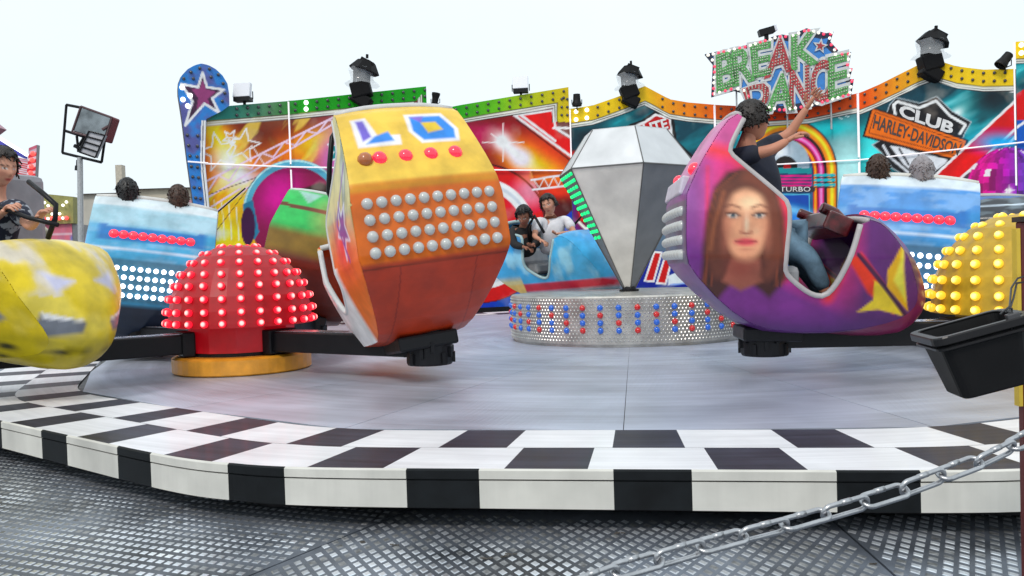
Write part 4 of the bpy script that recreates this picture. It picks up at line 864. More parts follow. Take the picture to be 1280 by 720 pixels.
def paint_purple(x, y, z, zn):
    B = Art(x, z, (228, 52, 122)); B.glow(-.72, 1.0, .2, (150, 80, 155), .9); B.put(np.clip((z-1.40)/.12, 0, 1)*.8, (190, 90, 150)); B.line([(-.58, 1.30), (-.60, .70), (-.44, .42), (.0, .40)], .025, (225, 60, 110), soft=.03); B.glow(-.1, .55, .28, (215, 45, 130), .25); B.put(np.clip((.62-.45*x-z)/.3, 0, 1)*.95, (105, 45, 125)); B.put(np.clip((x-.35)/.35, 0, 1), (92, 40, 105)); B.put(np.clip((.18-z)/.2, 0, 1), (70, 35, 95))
    B.line([(-.55, 1.45), (-.36, 1.40), (.0, 1.06), (.06, .9), (.02, .45)], .10, (225, 60, 70), soft=.1); B.line([(.56, .8), (.40, .26)], .08, (225, 55, 45), soft=.08); face_art(B, -.30, .86, .98)
    B.poly([(.62, .62), (.86, .36), (.99, .12), (.72, .30), (.52, .56)], (225, 60, 35), soft=.03); B.poly([(.98, .70), (.99, .48), (1.12, .14), (.88, .34), (.86, .48)], (235, 170, 40), soft=.015); B.poly([(.76, .40), (.90, .33), (1.09, .10), (.84, .16), (.66, .14), (.78, .24)], (240, 195, 55), soft=.015); B.line([(.60, .60), (1.12, .09)], .035, (60, 25, 60), soft=.015); B.poly([(.98, .66), (1.0, .5), (1.08, .22), (.93, .40)], (250, 215, 80), soft=.03)
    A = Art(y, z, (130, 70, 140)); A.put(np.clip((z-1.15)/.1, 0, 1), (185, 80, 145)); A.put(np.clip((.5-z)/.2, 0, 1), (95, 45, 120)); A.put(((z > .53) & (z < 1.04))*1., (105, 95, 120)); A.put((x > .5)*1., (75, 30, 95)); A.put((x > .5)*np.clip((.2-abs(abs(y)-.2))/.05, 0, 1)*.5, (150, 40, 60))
    return np.clip(np.where((zn != 0)[..., None], B.c, A.c)*1.2, 0, .9)
def paint_yellow(x, y, z, zn):
    def art(u, side):
        A = Art(u, z, (215, 190, 45)); n = fbm(u*1.+4, z+4, 3, 8); A.put(np.clip((n-.5)*4, 0, .5), (235, 215, 110))
        A.put(np.clip((.28-z)/.08, 0, 1)*.8, (165, 150, 25)); A.put(np.clip((n-.58)*6, 0, .6)*(z > .55), (205, 205, 225)); return A
    A = art(y, 0); R = zn == 0; fr = (R & (x > .45))*1.
    for s in (-1, 1):
        A.poly([(s*.12, .36), (s*.42, .42), (s*.44, .32), (s*.36, .24), (s*.16, .27)], (110, 115, 125), soft=.03, clip=fr); A.poly([(s*.14, .37), (s*.42, .43), (s*.40, .38)], (235, 235, 240), soft=.02, clip=fr)
        A.poly([(s*.1, .66), (s*.36, .72), (s*.3, .58)], (200, 200, 225), soft=.04, clip=fr)
        for k in range(3): A.disc(s*(.1+.14*k), .14-.02*k, .055, (60, 55, 20), .022, soft=.03, clip=fr)
    B = art(x, 1); B.poly([(.45, .60), (.80, .50), (.92, .36), (.78, .28), (.5, .44)], (120, 125, 140), soft=.04); B.line([(.5, .60), (.84, .48)], .03, (235, 235, 245), soft=.03); B.poly([(-.5, .9), (-.1, .7), (-.1, .5), (-.5, .6)], (150, 150, 160), soft=.08)
    for k in range(5): B.disc(.1+.19*k, .12+.03*(k % 2), .07, (50, 48, 15), .028, soft=.03)
    for k in range(4): B.disc(.2+.2*k, .03, .06, (55, 50, 15), .018, soft=.03)
    return np.clip(np.where(R[..., None], A.c, B.c)*1.2, 0, .9)
def paint_sky(x, y, z, zn):
    A = Art(np.where(zn == 0, y, x), z, (70, 165, 215)); n = fbm(x*2+y+5, z+3, 2.5, 12); A.put(np.clip((n-.5)*4, 0, .6), (170, 215, 225)); A.glow(0, .85, .5, (40, 130, 205), .15, k=.7); A.put(np.clip((.22-z)/.03, 0, 1), (190, 40, 60)); A.put(np.clip((.10-z)/.05, 0, 1), (150, 175, 190)); A.put((x < -.1)*np.clip((.35-z)/.1, 0, 1)*.8, (225, 200, 110))
    return np.clip(A.c*1.2, 0, .9)
def paint_green(x, y, z, zn):
    A = Art(np.where(zn == 0, y, x), z, (50, 175, 85)); A.put((np.abs(z-1.28) < .03)*1., (95, 50, 30)); A.put(np.clip((1.0-z)/.1, 0, 1), (120, 100, 35)); A.poly([(.15, 1.54), (.45, 1.54), (.3, 1.36)], (150, 190, 180), soft=.03); A.disc(-.1, 1.2, .06, (200, 120, 80)); A.put(np.clip((.7-z)/.1, 0, 1), (90, 35, 25))
    return np.clip(A.c*1.2, 0, .9)
BZ = .49
g_or, M_or = gondola('ride_car', 'big orange and yellow ride car seen from behind with rows of frosted bulbs', (-.80, 7.25, BZ-.07), 115, 7, -6, paint_orange, 1.05, .012, trim=(.6, .6, .6), lampm=OFFB, redm=TAIL2, nt_=4, tsp=.2, bar=False, rp=.120, tpk=.75, wk=.84)
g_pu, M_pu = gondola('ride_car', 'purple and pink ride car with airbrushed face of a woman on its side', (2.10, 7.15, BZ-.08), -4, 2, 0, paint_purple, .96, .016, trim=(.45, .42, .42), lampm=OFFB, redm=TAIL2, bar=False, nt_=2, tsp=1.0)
g_ye, M_ye = gondola('ride_car', 'yellow ride car with grey headlights at left edge carrying a boy', (-4.52, 7.0, BZ+.02), -16, 10, 0, paint_yellow, .96, .02, trim=(.6, .58, .45), lampm=None, hk=.45, bar=False)
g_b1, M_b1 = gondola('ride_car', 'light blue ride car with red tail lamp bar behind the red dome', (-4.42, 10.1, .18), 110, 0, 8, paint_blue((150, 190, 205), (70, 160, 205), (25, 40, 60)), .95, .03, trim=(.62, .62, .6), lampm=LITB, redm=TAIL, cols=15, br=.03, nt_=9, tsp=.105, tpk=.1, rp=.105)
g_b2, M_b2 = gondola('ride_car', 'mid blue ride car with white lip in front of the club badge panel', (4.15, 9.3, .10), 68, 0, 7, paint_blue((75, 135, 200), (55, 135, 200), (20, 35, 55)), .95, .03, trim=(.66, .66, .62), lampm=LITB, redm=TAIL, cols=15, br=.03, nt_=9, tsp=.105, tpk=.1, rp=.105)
g_gr, M_gr = gondola('ride_car', 'green topped ride car half hidden between red dome and orange car', (-2.58, 10.65, BZ-.05), 104, 8, 14, paint_green, .93, .03, trim=(.6, .63, .62), lampm=None, hk=.78, bar=False)
g_sk, M_sk = gondola('ride_car', 'sky blue ride car carrying two riders beyond the silver drum', (.62, 13.5, BZ+.02), -38, -3, 2, paint_sky, 1.0, .03, trim=(.35, .5, .52), lampm=None, hk=.3)
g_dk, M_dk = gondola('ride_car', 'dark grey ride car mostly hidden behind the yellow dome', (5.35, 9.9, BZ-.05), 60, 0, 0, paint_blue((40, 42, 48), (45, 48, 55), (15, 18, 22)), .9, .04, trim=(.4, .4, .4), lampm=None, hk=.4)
# fittings
bulb(ball_mesh('tail_amber', .06, mat('lamp_amber_off', (.42, .12, .03), .3, coat=1, var=0), 10, 6), (-.675, .41*1., 1.30), g_or, 'unlit_tail_lamp')
bm = NB(); box(bm, (-.745, 0, 1.17), (.07, 1.05, .16), Matrix.Rotation(R_(12), 3, 'Y')); fin('rear_panel', bm, mat('panel_lilac', (.62, .58, .68), .4), g_pu, bevel=.015)
bm = NB()
for s in (-1, 1): tube(bm, [(.66, s*.25, .84), (.52, s*.34, .95), (.40, s*.36, 1.0)], .05, 8)
box(bm, (.52, 0, .86), (.22, .9, .16), Matrix.Rotation(.4, 3, 'Y')); fin('knee_pad', bm, mat('pad_red', (.10, .006, .01), .3, coat=.4, var=.6, vs=12), g_pu, bevel=.04)
bm = NB()
for k in range(9): bmesh.ops.create_icosphere(bm, subdivisions=1, radius=.018, matrix=Matrix.Translation((1.02+.0*k, -.36+.02*k, .40-.012*k)))
fin('headlight_strip', bm, hot('led_green', (.2, .6, .4), (.3, 1, .6), 1.5), g_sk); bm = NB()
for k in range(9): bmesh.ops.create_icosphere(bm, subdivisions=1, radius=.018, matrix=Matrix.Translation((1.13, .12+.025*k, .42)))
fin('headlight_strip', bm, MATS['led_green'], g_sk)
bm = NB(); tube(bm, [PY(436, 158, 7.2), PY(422, 160, 7.1), PY(415, 172, 7.05), PY(412, 205, 7.0), PY(411, 240, 7.0), PY(418, 256, 7.05), PY(436, 262, 7.2)], .022, 8); o = fin('grab_bar', bm, BLK, g_or, smooth=True); bpy.context.view_layer.update(); o.matrix_parent_inverse = g_or.matrix_world.inverted()

# ================================================================== people
def skinmesh(bm_out, V, E, Rr, mi=0, sub=2):
    me = bpy.data.meshes.new('t'); me.from_pydata([tuple(v) for v in V], E, []); o = bpy.data.objects.new('t', me); COL.objects.link(o)
    md = o.modifiers.new('s', 'SKIN'); md.use_smooth_shade = True
    for i, r in enumerate(Rr):
        sv = me.skin_vertices[0].data[i]; sv.radius = (r, r) if not isinstance(r, tuple) else r; sv.use_root = (i == 0)
    if sub: ss = o.modifiers.new('ss', 'SUBSURF'); ss.levels = sub; ss.render_levels = sub
    dg = bpy.context.evaluated_depsgraph_get(); m2 = bpy.data.meshes.new_from_object(o.evaluated_get(dg)); k = len(bm_out.faces); bm_out.from_mesh(m2); bm_out.faces.ensure_lookup_table()
    for f in bm_out.faces[k:]: f.material_index = mi; f.smooth = True
    bpy.data.objects.remove(o); bpy.data.meshes.remove(me); bpy.data.meshes.remove(m2)
def head_grid(skin):
    n, m = 56, 40; th = np.linspace(0, PI, m); ph = np.linspace(-PI, PI, n); PH, TH = np.meshgrid(ph, th, indexing='ij')
    x = np.sin(TH)*np.cos(PH); y = np.sin(TH)*np.sin(PH); z = np.cos(TH); f = np.clip(x, 0, 1)
    X = .095*x; Y = .076*y; Z = .118*z
    jaw = np.clip(-z-.1, 0, 1); Y *= 1-.38*jaw; X = X*(1-.22*jaw)+.012*jaw*f; X = np.where(x < 0, X*1.08, X)
    g = lambda cy, cz, sy, sz: np.exp(-((Y-cy)/sy)**2-((Z-cz)/sz)**2)*(x > .1)
    X += .024*g(0, -.028, .012, .018)+.012*g(0, -.005, .009, .022)-.010*g(.031, .004, .015, .011)-.010*g(-.031, .004, .015, .011)+.007*g(0, -.062, .020, .009)+.006*g(0, .02, .05, .008)+.008*g(0, -.098, .02, .014)
    P = np.stack([X, Y, Z], -1); A = Art(Y, Z, skin); fr = (x > .2)*1.
    A.glow(.04, -.03, .022, (190, 110, 95), .02, k=.4); A.glow(-.04, -.03, .022, (190, 110, 95), .02, k=.4)
    for s in (-1, 1):
        A.disc(s*.031, .004, .0125, (235, 232, 228), .0055, soft=.002, clip=fr); A.disc(s*.031, .004, .0055, (45, 28, 20), .0055, soft=.0015, clip=fr); A.line([(s*.018, .008), (s*.031, .012), (s*.045, .007)], .003, (35, 22, 20), soft=.002, clip=fr); A.line([(s*.016, .024), (s*.03, .029), (s*.048, .023)], .007, (40, 27, 22), soft=.003, clip=fr)
    A.disc(0, -.062, .022, (175, 85, 80), .0075, soft=.004, clip=fr); A.line([(-.021, -.062), (0, -.063), (.021, -.062)], .002, (90, 35, 35), soft=.002, clip=fr)
    return P, A.c
def hand(bm, w, d, side, sc=1., curl=.5, mi=0):
    d = Vector(d).normalized(); side = Vector(side); side = (side-d*side.dot(d)).normalized(); nrm = d.cross(side); w = Vector(w)
    skinmesh(bm, [w-d*.02*sc, w+d*.045*sc, w+d*.085*sc], [(0, 1), (1, 2)], [(.024*sc, .018*sc), (.035*sc, .017*sc), (.036*sc, .014*sc)], mi)
    for k, (o, L) in enumerate(((-.027, .066), (-.009, .076), (.010, .072), (.028, .056))):
        b = w+d*.075*sc+side*o*sc; p1 = b+(d*math.cos(curl*.4)-nrm*math.sin(curl*.4)+side*o*4)*L*.45*sc; p2 = p1+(d*math.cos(curl*1.2)-nrm*math.sin(curl*1.2))*L*.32*sc; p3 = p2+(d*math.cos(curl*2)-nrm*math.sin(curl*2))*L*.25*sc
        skinmesh(bm, [b, p1, p2, p3], [(0, 1), (1, 2), (2, 3)], [.0105*sc, .0095*sc, .0085*sc, .0068*sc], mi, 1)
    b = w+d*.025*sc-side*.026*sc; p1 = b+(d*.6-side*.8).normalized()*.036*sc; p2 = p1+(d*.85-side*.3-nrm*.3).normalized()*.032*sc
    skinmesh(bm, [b, p1, p2], [(0, 1), (1, 2)], [.013*sc, .011*sc, .008*sc], mi, 1)
def person(label, J, skin, shirtm, trousm, hairm, face_dir, tilt=0., s=1., long_sleeve=False, hair='short', group=None, shoes=None, cut=None):
    # J: dict of world joints: pel, chest, neck, head, shL elL haL shR elR haR, (hipL kneeL footL ...)
    J = {k: Vector(v) for k, v in J.items()}; base = J['pel']
    e = empty('person', tuple(base-Vector((0, 0, .1))), label=label, cat='person', group=group); O_ = Vector(e.location); L = {k: v-O_ for k, v in J.items()}
    SK = painted('skin', .5, 0., dirt=.06); body = NB(); names = ['pel', 'chest', 'neck', 'head']; V = [L[n] for n in names]; E_ = [(0, 1), (1, 2), (2, 3)]; Rr = [(.13*s, .10*s), (.15*s, .10*s), .052*s, .05*s]
    for sd in 'LR':
        if 'sh'+sd not in L: continue
        i = len(V); V += [L['sh'+sd], L['el'+sd], L['ha'+sd]]; E_ += [(1, i), (i, i+1), (i+1, i+2)]; Rr += [.05*s, .037*s, .024*s]
    hipi = {}
    for sd in 'LR':
        if 'kn'+sd not in L: continue
        i = len(V); V += [L['hi'+sd], L['kn'+sd], L['fo'+sd]]; E_ += [(0, i), (i, i+1), (i+1, i+2)]; Rr += [.075*s, .052*s, .036*s]
    skinmesh(body, V, E_, Rr, 0)
    for sd in 'LR':
        if 'sh'+sd not in L: continue
        d = L['ha'+sd]-L['el'+sd]; hand(body, L['ha'+sd], d, J.get('hs'+sd, Vector((0, 1, .3))), 1.0*s, .35 if ('open'+sd) in J else .8)
    # join head
    P, C_ = head_grid(skin); fd = Vector(face_dir).normalized(); rot = Matrix.Rotation(math.atan2(fd.y, fd.x), 3, 'Z') @ Matrix.Rotation(-math.asin(fd.z), 3, 'Y') @ Matrix.Rotation(R_(tilt), 3, 'X')
    hc = L['head']; n, m = P.shape[:2]; nb = len(body.verts)
    body.verts.index_update(); me = bpy.data.meshes.new('body'); 
    hv = [[None]*m for _ in range(n)]
    for a in range(n):
        for b in range(m): hv[a][b] = body.verts.new(rot @ (Vector(P[a, b])*s*1.06)+hc)
    for a in range(n-1):
        for b in range(m-1):
            try: f = body.faces.new((hv[a][b], hv[a+1][b], hv[a+1][b+1], hv[a][b+1])); f.smooth = True
            except ValueError: pass
    cols = [lin(skin)]*nb+[C_[a, b] for a in range(n) for b in range(m)]
    for sd in (-1, 1):   # ears
        k = len(body.verts); M4 = Matrix.Translation(hc+rot @ Vector((-.005, sd*.080*s, -.005))) @ rot.to_4x4() @ Matrix.Diagonal((.9, .35, 1.5, 1))
        bmesh.ops.create_icosphere(body, subdivisions=2, radius=.021*s, matrix=M4); cols += [lin(skin)]*(len(body.verts)-k)
    body.to_mesh(me); body.free(); set_col(me, np.array(cols)); link('body', me, e, SK)
    # clothes
    bm = NB(); V = [L['pel']-Vector((0, 0, .03)), L['chest'], L['chest'].lerp(L['neck'], .72)]; E_ = [(0, 1), (1, 2)]; Rr = [(.165*s, .135*s), (.185*s, .13*s), (.085*s, .07*s)]
    for sd in 'LR':
        if 'sh'+sd not in L: continue
        i = len(V); end = L['sh'+sd].lerp(L['el'+sd], .75) if not long_sleeve else L['el'+sd]; V += [L['sh'+sd], end]; E_ += [(1, i), (i, i+1)]; Rr += [.075*s, .062*s]
        if long_sleeve: V += [L['el'+sd].lerp(L['ha'+sd], .9)]; E_ += [(i+1, i+2)]; Rr += [.042*s]
    skinmesh(bm, V, E_, Rr, 0); fin('shirt', bm, shirtm, e, smooth=True)
    if 'knL' in L or 'knR' in L:
        bm = NB(); V = [L['pel']]; E_ = []; Rr = [(.16*s, .13*s)]
        for sd in 'LR':
            if 'kn'+sd not in L: continue
            i = len(V); V += [L['hi'+sd], L['kn'+sd], L['kn'+sd].lerp(L['fo'+sd], .88)]; E_ += [(0, i), (i, i+1), (i+1, i+2)]; Rr += [.098*s, .072*s, .055*s]
        skinmesh(bm, V, E_, Rr, 0); fin('trousers', bm, trousm, e, smooth=True)
        for sd in 'LR':
            if 'fo'+sd in L:
                bm = NB(); f = L['fo'+sd]; d = Vector((fd.x, fd.y, 0)).normalized(); skinmesh(bm, [f-d*.03, f+d*.08-Vector((0, 0, .02)), f+d*.17-Vector((0, 0, .035))], [(0, 1), (1, 2)], [.05*s, .045*s, .032*s], 0); fin('shoe', bm, shoes or mat('shoe_white', (.6, .6, .58), .5), e, smooth=True)
    # hair: shell of the skull, broken up
    n, m = 44, 30; th = np.linspace(0, PI*(.80 if hair == 'long' else .56), m); ph = np.linspace(-PI, PI, n); PH, TH = np.meshgrid(ph, th, indexing='ij'); x = np.sin(TH)*np.cos(PH); y = np.sin(TH)*np.sin(PH); z = np.cos(TH)
    lim = np.where(x > .25, .42, 1.); rn = rng.random(x.shape); rn[-1] = rn[0]; rn[:, 0] = .5; rr = 1.06+.13*fbm(x*1.3+20, y*1.3+z*.7+9, 4., 3)+.03*rn; keepf = ~((x > .35) & (z < .52+.12*np.sin(PH*9)*.5)); q = .9 if hair == 'short' else 1.
    k = (hair == 'long')*np.clip(-z, 0, 1)*.5
    Hx = .102*x*rr*1.03-.006; Hy = .082*y*rr*1.05; Hz = .122*z*rr+.004-k*.16
    hv = {}; bm = NB()
    for a in range(n):
        for b in range(m): hv[a, b] = bm.verts.new(rot @ (Vector((Hx[a, b], Hy[a, b], Hz[a, b]))*s*1.06)+hc)
    for a in range(n-1):
        for b in range(m-1):
            if keepf[a, b] and keepf[a+1, b+1]:
                bm.faces.new((hv[a, b], hv[a+1, b], hv[a+1, b+1], hv[a, b+1]))
    bmesh.ops.delete(bm, geom=[v for v in bm.verts if not v.link_faces], context='VERTS'); bm.verts.ensure_lookup_table(); bv = [v.co.copy() for v in bm.verts]
    for q in range(420):
        p = bv[int(rng.integers(len(bv)))]; o_ = (p-hc).normalized(); tg = o_.cross(Vector(rng.normal(size=3))).normalized(); dr_ = (o_*.45+tg*.7+Vector((0, 0, -.55))).normalized(); L_ = (.020+.022*rng.random())*s; sd_ = dr_.cross(o_).normalized()*.0045*s
        p = p-o_*.006*s; a_ = bm.verts.new(p+sd_); b_ = bm.verts.new(p-sd_); c_ = bm.verts.new(p+dr_*L_*.6-sd_*.6+o_*.004); d_ = bm.verts.new(p+dr_*L_*.6+sd_*.6+o_*.004); e_ = bm.verts.new(p+dr_*L_+Vector((0, 0, -.008*s))); bm.faces.new((a_, b_, c_, d_)); bm.faces.new((d_, c_, e_))
    h = fin('hair', bm, hairm, e, smooth=True); so = h.modifiers.new('s', 'SOLIDIFY'); so.thickness = .012; so.offset = -1
    return e
HD = mat('hair_dark', (.018, .012, .010), .45, var=.4, vs=40, bump=.6, bs=90); HB = mat('hair_brown', (.06, .03, .018), .45, var=.4, vs=40, bump=.6, bs=90); HBL = mat('hair_black', (.008, .007, .008), .4, var=.4, bump=.5, bs=90)
JEANS = mat('jeans', (.15, .26, .36), .75, var=.3, vs=9, bump=.2, bs=150); NAVY = mat('shirt_navy', (.012, .016, .035), .8, var=.3, bump=.15, bs=30); WHT = mat('shirt_white', (.72, .72, .76), .75, var=.08, vs=12, bump=.2, bs=20); BLKC = mat('shirt_black', (.012, .012, .014), .8, bump=.15, bs=30)
def seated(M, y, lean=0., fwd=.0, hx=0., up=0.):
    W = lambda a, b, c: M @ Vector((a, b, c))
    return dict(pel=W(-.16+hx, y, .60+up), chest=W(-.22+hx+fwd*.5, y+lean*.5, .96+up), neck=W(-.22+hx+fwd, y+lean, 1.14+up), head=W(-.18+hx+fwd*1.2, y+lean*1.1, 1.30+up), shL=W(-.2+hx+fwd*.8, y+.17+lean*.8, 1.07+up), elL=W(-.02+hx, y+.24, .86+up), haL=W(.14, y+.14, .90),
                shR=W(-.2+hx+fwd*.8, y-.17+lean*.8, 1.07+up), elR=W(-.02+hx, y-.24, .86+up), haR=W(.14, y-.14, .90), hiL=W(-.06+hx, y+.1, .56+up), knL=W(.32, y+.11, .62), foL=W(.42, y+.11, .24), hiR=W(-.06+hx, y-.1, .56+up), knR=W(.32, y-.11, .62), foR=W(.42, y-.11, .24))
def U3(M, v): return tuple((M.to_3x3() @ Vector(v)).normalized())
# boy in the yellow car (printed T-shirt)
PRT = mat('shirt_print', (.015, .02, .04), .8, var=0); nt = PRT.node_tree; vo = nt.nodes.new('ShaderNodeTexVoronoi'); vo.inputs['Scale'].default_value = 26; tc = nt.nodes.new('ShaderNodeTexCoord'); nz_ = nt.nodes.new('ShaderNodeTexNoise'); nz_.inputs['Scale'].default_value = 14
mx = nt.nodes.new('ShaderNodeMix'); mx.data_type = 'RGBA'; cr_ = nt.nodes.new('ShaderNodeValToRGB'); cr_.color_ramp.elements[0].position = .54; cr_.color_ramp.elements[1].position = .60; cr_.color_ramp.elements[0].color = (.012, .016, .035, 1); cr_.color_ramp.elements[1].color = (.35, .37, .42, 1)
nt.links.new(tc.outputs['Object'], nz_.inputs['Vector']); nt.links.new(nz_.outputs['Fac'], cr_.inputs[0]); nt.links.new(cr_.outputs[0], nt.nodes['Principled BSDF'].inputs['Base Color'])
Hb = PY(7, 206, 6.9); J = {}
def boyp(px, py, Y): return PY(px, py, Y)
J = dict(pel=boyp(-14, 330, 7.0), chest=boyp(-8, 280, 6.98), neck=boyp(-4, 243, 6.95), head=boyp(2, 210, 6.9), shL=boyp(-34, 257, 7.1), elL=boyp(-30, 290, 6.95), haL=boyp(5, 262, 6.7), shR=boyp(20, 258, 6.8), elR=boyp(38, 284, 6.6), haR=boyp(16, 262, 6.5))
J['haL'] = boyp(8, 262, 6.62); J['haR'] = boyp(48, 272, 6.55)
J.update(hiL=J['pel']+np.array([.08, .1, 0]), knL=boyp(10, 335, 6.7), foL=boyp(30, 385, 6.6), hiR=J['pel']+np.array([.08, -.1, 0]), knR=boyp(30, 335, 6.6), foR=boyp(40, 385, 6.5))
person('boy in dark patterned T-shirt gripping the bar of the yellow car', J, (205, 150, 125), PRT, JEANS, HD, (.80, -.42, -.18), 0, 1.22, group=None)
bm = NB(); q = [(8, 262, 6.6), (35, 272, 6.5), (72, 281, 6.4)]; tube(bm, [PY(*k) for k in [(-30, 252, 6.75)]+q], .018, 8); tube(bm, [PY(36, 227, 6.6), PY(52, 240, 6.5), PY(70, 256, 6.45), PY(69, 273, 6.45), PY(60, 298, 6.5)], .02, 8)
o = fin('grab_handle', bm, BLK, g_ye, smooth=True); o.matrix_parent_inverse = Matrix.Identity(4); bpy.context.view_layer.update(); o.matrix_parent_inverse = g_ye.matrix_world.inverted()
bm = NB(); c = PY(20, 262, 7.25); box(bm, tuple(c+np.array([0, 0, -.12])), (.14, .5, .85), Matrix.Rotation(R_(-22), 3, 'Z')); o = fin('headrest', bm, mat('seat_side', (.3, .3, .33), .5), g_ye, bevel=.06); o.matrix_parent_inverse = g_ye.matrix_world.inverted()
# two riders in the sky blue car
J = dict(pel=PY(690, 318, 13.4), chest=PY(689, 288, 13.35), neck=PY(687, 268, 13.3), head=PY(686, 256, 13.2), shL=PY(708, 274, 13.35), elL=PY(718, 291, 13.15), haL=PY(700, 292, 12.95), shR=PY(672, 276, 13.2), elR=PY(668, 296, 13.0), haR=PY(676, 300, 12.9))
person('rider in white T-shirt leaning towards the black-clad rider beyond the drum', J, (200, 145, 120), WHT, JEANS, HD, (-.35, -.9, -.2), 12, 1.25)
J = dict(pel=PY(655, 322, 13.25), chest=PY(655, 298, 13.2), neck=PY(655, 280, 13.1), head=PY(655, 270, 12.95), shL=PY(668, 286, 13.2), elL=PY(672, 304, 13.0), haL=PY(666, 306, 12.85), shR=PY(641, 288, 13.1), elR=PY(642, 306, 12.95), haR=PY(656, 309, 12.85))
person('rider dressed in black with bowed head in the sky blue car', J, (150, 100, 80), BLKC, BLKC, HBL, (-.3, -.85, -.55), 0, 1.2, long_sleeve=True)
# purple car rider: leaning back, one arm thrown up
J = dict(pel=PY(969, 302, 7.1), chest=PY(932, 214, 7.05), neck=PY(934, 174, 7.0), head=PY(942, 152, 7.0), shR=PY(916, 199, 6.85), elR=PY(969, 209, 6.75), haR=PY(994, 174, 6.75), shL=PY(959, 184, 7.25), elL=PY(987, 167, 7.25), haL=PY(1009, 134, 7.2),
         hiR=PY(979, 302, 6.95), knR=PY(1012, 322, 6.9), foR=PY(1034, 370, 6.9), hiL=PY(979, 300, 7.2), knL=PY(1004, 332, 7.2), foL=PY(1034, 374, 7.2), hsL=np.array((1., 0, .3)), openL=np.array((1., 0, 0)))
J['elR'] = PY(966, 187, 6.7); J['haR'] = PY(986, 175, 6.7)
person('rider in navy shirt and jeans with arm thrown up in the purple car', J, (190, 130, 105), NAVY, JEANS, HD, (.75, .35, .2), 0, 1.25, long_sleeve=False)
# riders whose heads show over the blue cars
for (M, y, lab, hr, sh, sc) in ((M_b1, .36, 'rider with dark hair showing over the left of the light blue car', HBL, BLKC, 1.1), (M_b1, -.22, 'rider in pale lilac top showing over the right of the light blue car', HB, mat('shirt_lilac', (.35, .34, .55), .8), 1.1),
                          (M_b2, .33, 'rider with brown hair at left in the mid blue car', HB, BLKC, 1.1), (M_b2, -.12, 'rider in pale grey top showing above middle of the mid blue car', mat('hair_grey', (.3, .28, .3), .5), mat('shirt_grey', (.5, .5, .53), .8), 1.1)):
    person(lab, {k: tuple(v) for k, v in seated(M, y, 0, .0, -.10, .55).items()}, (195, 140, 115), sh, JEANS, hr, U3(M, (1, .1, 0)), 0, sc, hair='long')
J = dict(pel=PY(1205, 320, 9.6), chest=PY(1203, 285, 9.6), neck=PY(1200, 268, 9.6), head=PY(1199, 253, 9.5), shL=PY(1218, 275, 9.7), elL=PY(1226, 300, 9.5), haL=PY(1214, 308, 9.3), shR=PY(1188, 276, 9.5), elR=PY(1190, 300, 9.4), haR=PY(1202, 310, 9.2))
person('dark haired rider turned sideways between mid blue car and yellow dome', J, (170, 110, 85), BLKC, BLKC, HBL, (-.8, -.5, 0), 0, 1.1)

# ================================================================== foreground: post, bin, chain
YP = 2.62
po = empty('ticket_post', tuple(PY(1290, 470, YP)*[1, 1, 0]+[0, 0, -.3]), label='dark red post with yellow front edge at far right edge of picture', cat='post')
zt = PY(1283, 277, YP)[2]+.3; x0 = PY(1275.5, 470, YP)[0]-PY(1290, 470, YP)[0]
bm = NB(); box(bm, (x0+.13, .016, zt/2), (.24, .03, zt)); fin('post_body', bm, mat('post_red', (.13, .012, .014), .45, coat=.2, var=.3, vs=4), po, bevel=.004)
bm = NB(); ze0 = PY(1283, 508, YP)[2]+.3; box(bm, (x0+.003, .016, (ze0+zt-.02)/2), (.012, .026, zt-.02-ze0)); fin('yellow_edge', bm, mat('edge_yellow', (.75, .52, .05), .4), po)
bm = NB(); box(bm, (x0+.13, .016, zt+.008), (.25, .05, .016)); fin('cap', bm, mat('cap_brown', (.03, .02, .018), .5), po)
# bin
c = PY(1210, 404, 2.45); bn = empty('bin', tuple(c), (R_(0), R_(-15), R_(-8)), 'black plastic bin hung tilted by a wire from the red post', 'bin', scale=1.0)
def frustum(bm, rings, mi=0, cap=True, seg=4):
    RR = []
    for hx, hy, z, r in rings:
        vs = []
        for qx, qy, a0 in ((1, 1, 0), (-1, 1, 90), (-1, -1, 180), (1, -1, 270)):
            for k in range(seg+1):
                a = R_(a0+90*k/seg); vs.append(bm.verts.new((qx*(hx-r)+r*math.cos(a), qy*(hy-r)+r*math.sin(a), z)))
        RR.append(vs)
    for A, B in zip(RR, RR[1:]):
        for k in range(len(A)): bm.faces.new((A[k], A[(k+1) % len(A)], B[(k+1) % len(A)], B[k]))
    if cap: bm.faces.new(RR[-1])
    return RR
bm = NB(); frustum(bm, [(.118, .10, 0, .03), (.12, .102, -.006, .03), (.094, .080, -.188, .028), (.087, .072, -.195, .02)])
o = fin('bin_body', bm, RUB, bn, smooth=False); s_ = o.modifiers.new('s', 'SOLIDIFY'); s_.thickness = .004; s_.offset = -1
bm = NB(); frustum(bm, [(.119, .101, .0, .03), (.136, .118, .0, .035), (.138, .12, -.004, .035), (.138, .12, -.022, .035), (.134, .116, -.024, .035), (.121, .103, -.02, .03)], cap=False); o = fin('rim', bm, mat('rim_plastic', (.02, .02, .022), .3, var=0), bn); 
bm = NB(); frustum(bm, [(.124, .106, -.03, .03), (.130, .112, -.034, .03), (.130, .112, -.040, .03), (.122, .104, -.044, .03)], cap=False); fin('lower_rim', bm, MATS['rim_plastic'], bn)
bm = NB(); box(bm, (.08, -.108, .004), (.035, .02, .02)); fin('rim_clip', bm, mat('clip_grey', (.06, .06, .065), .4), bn, bevel=.004)
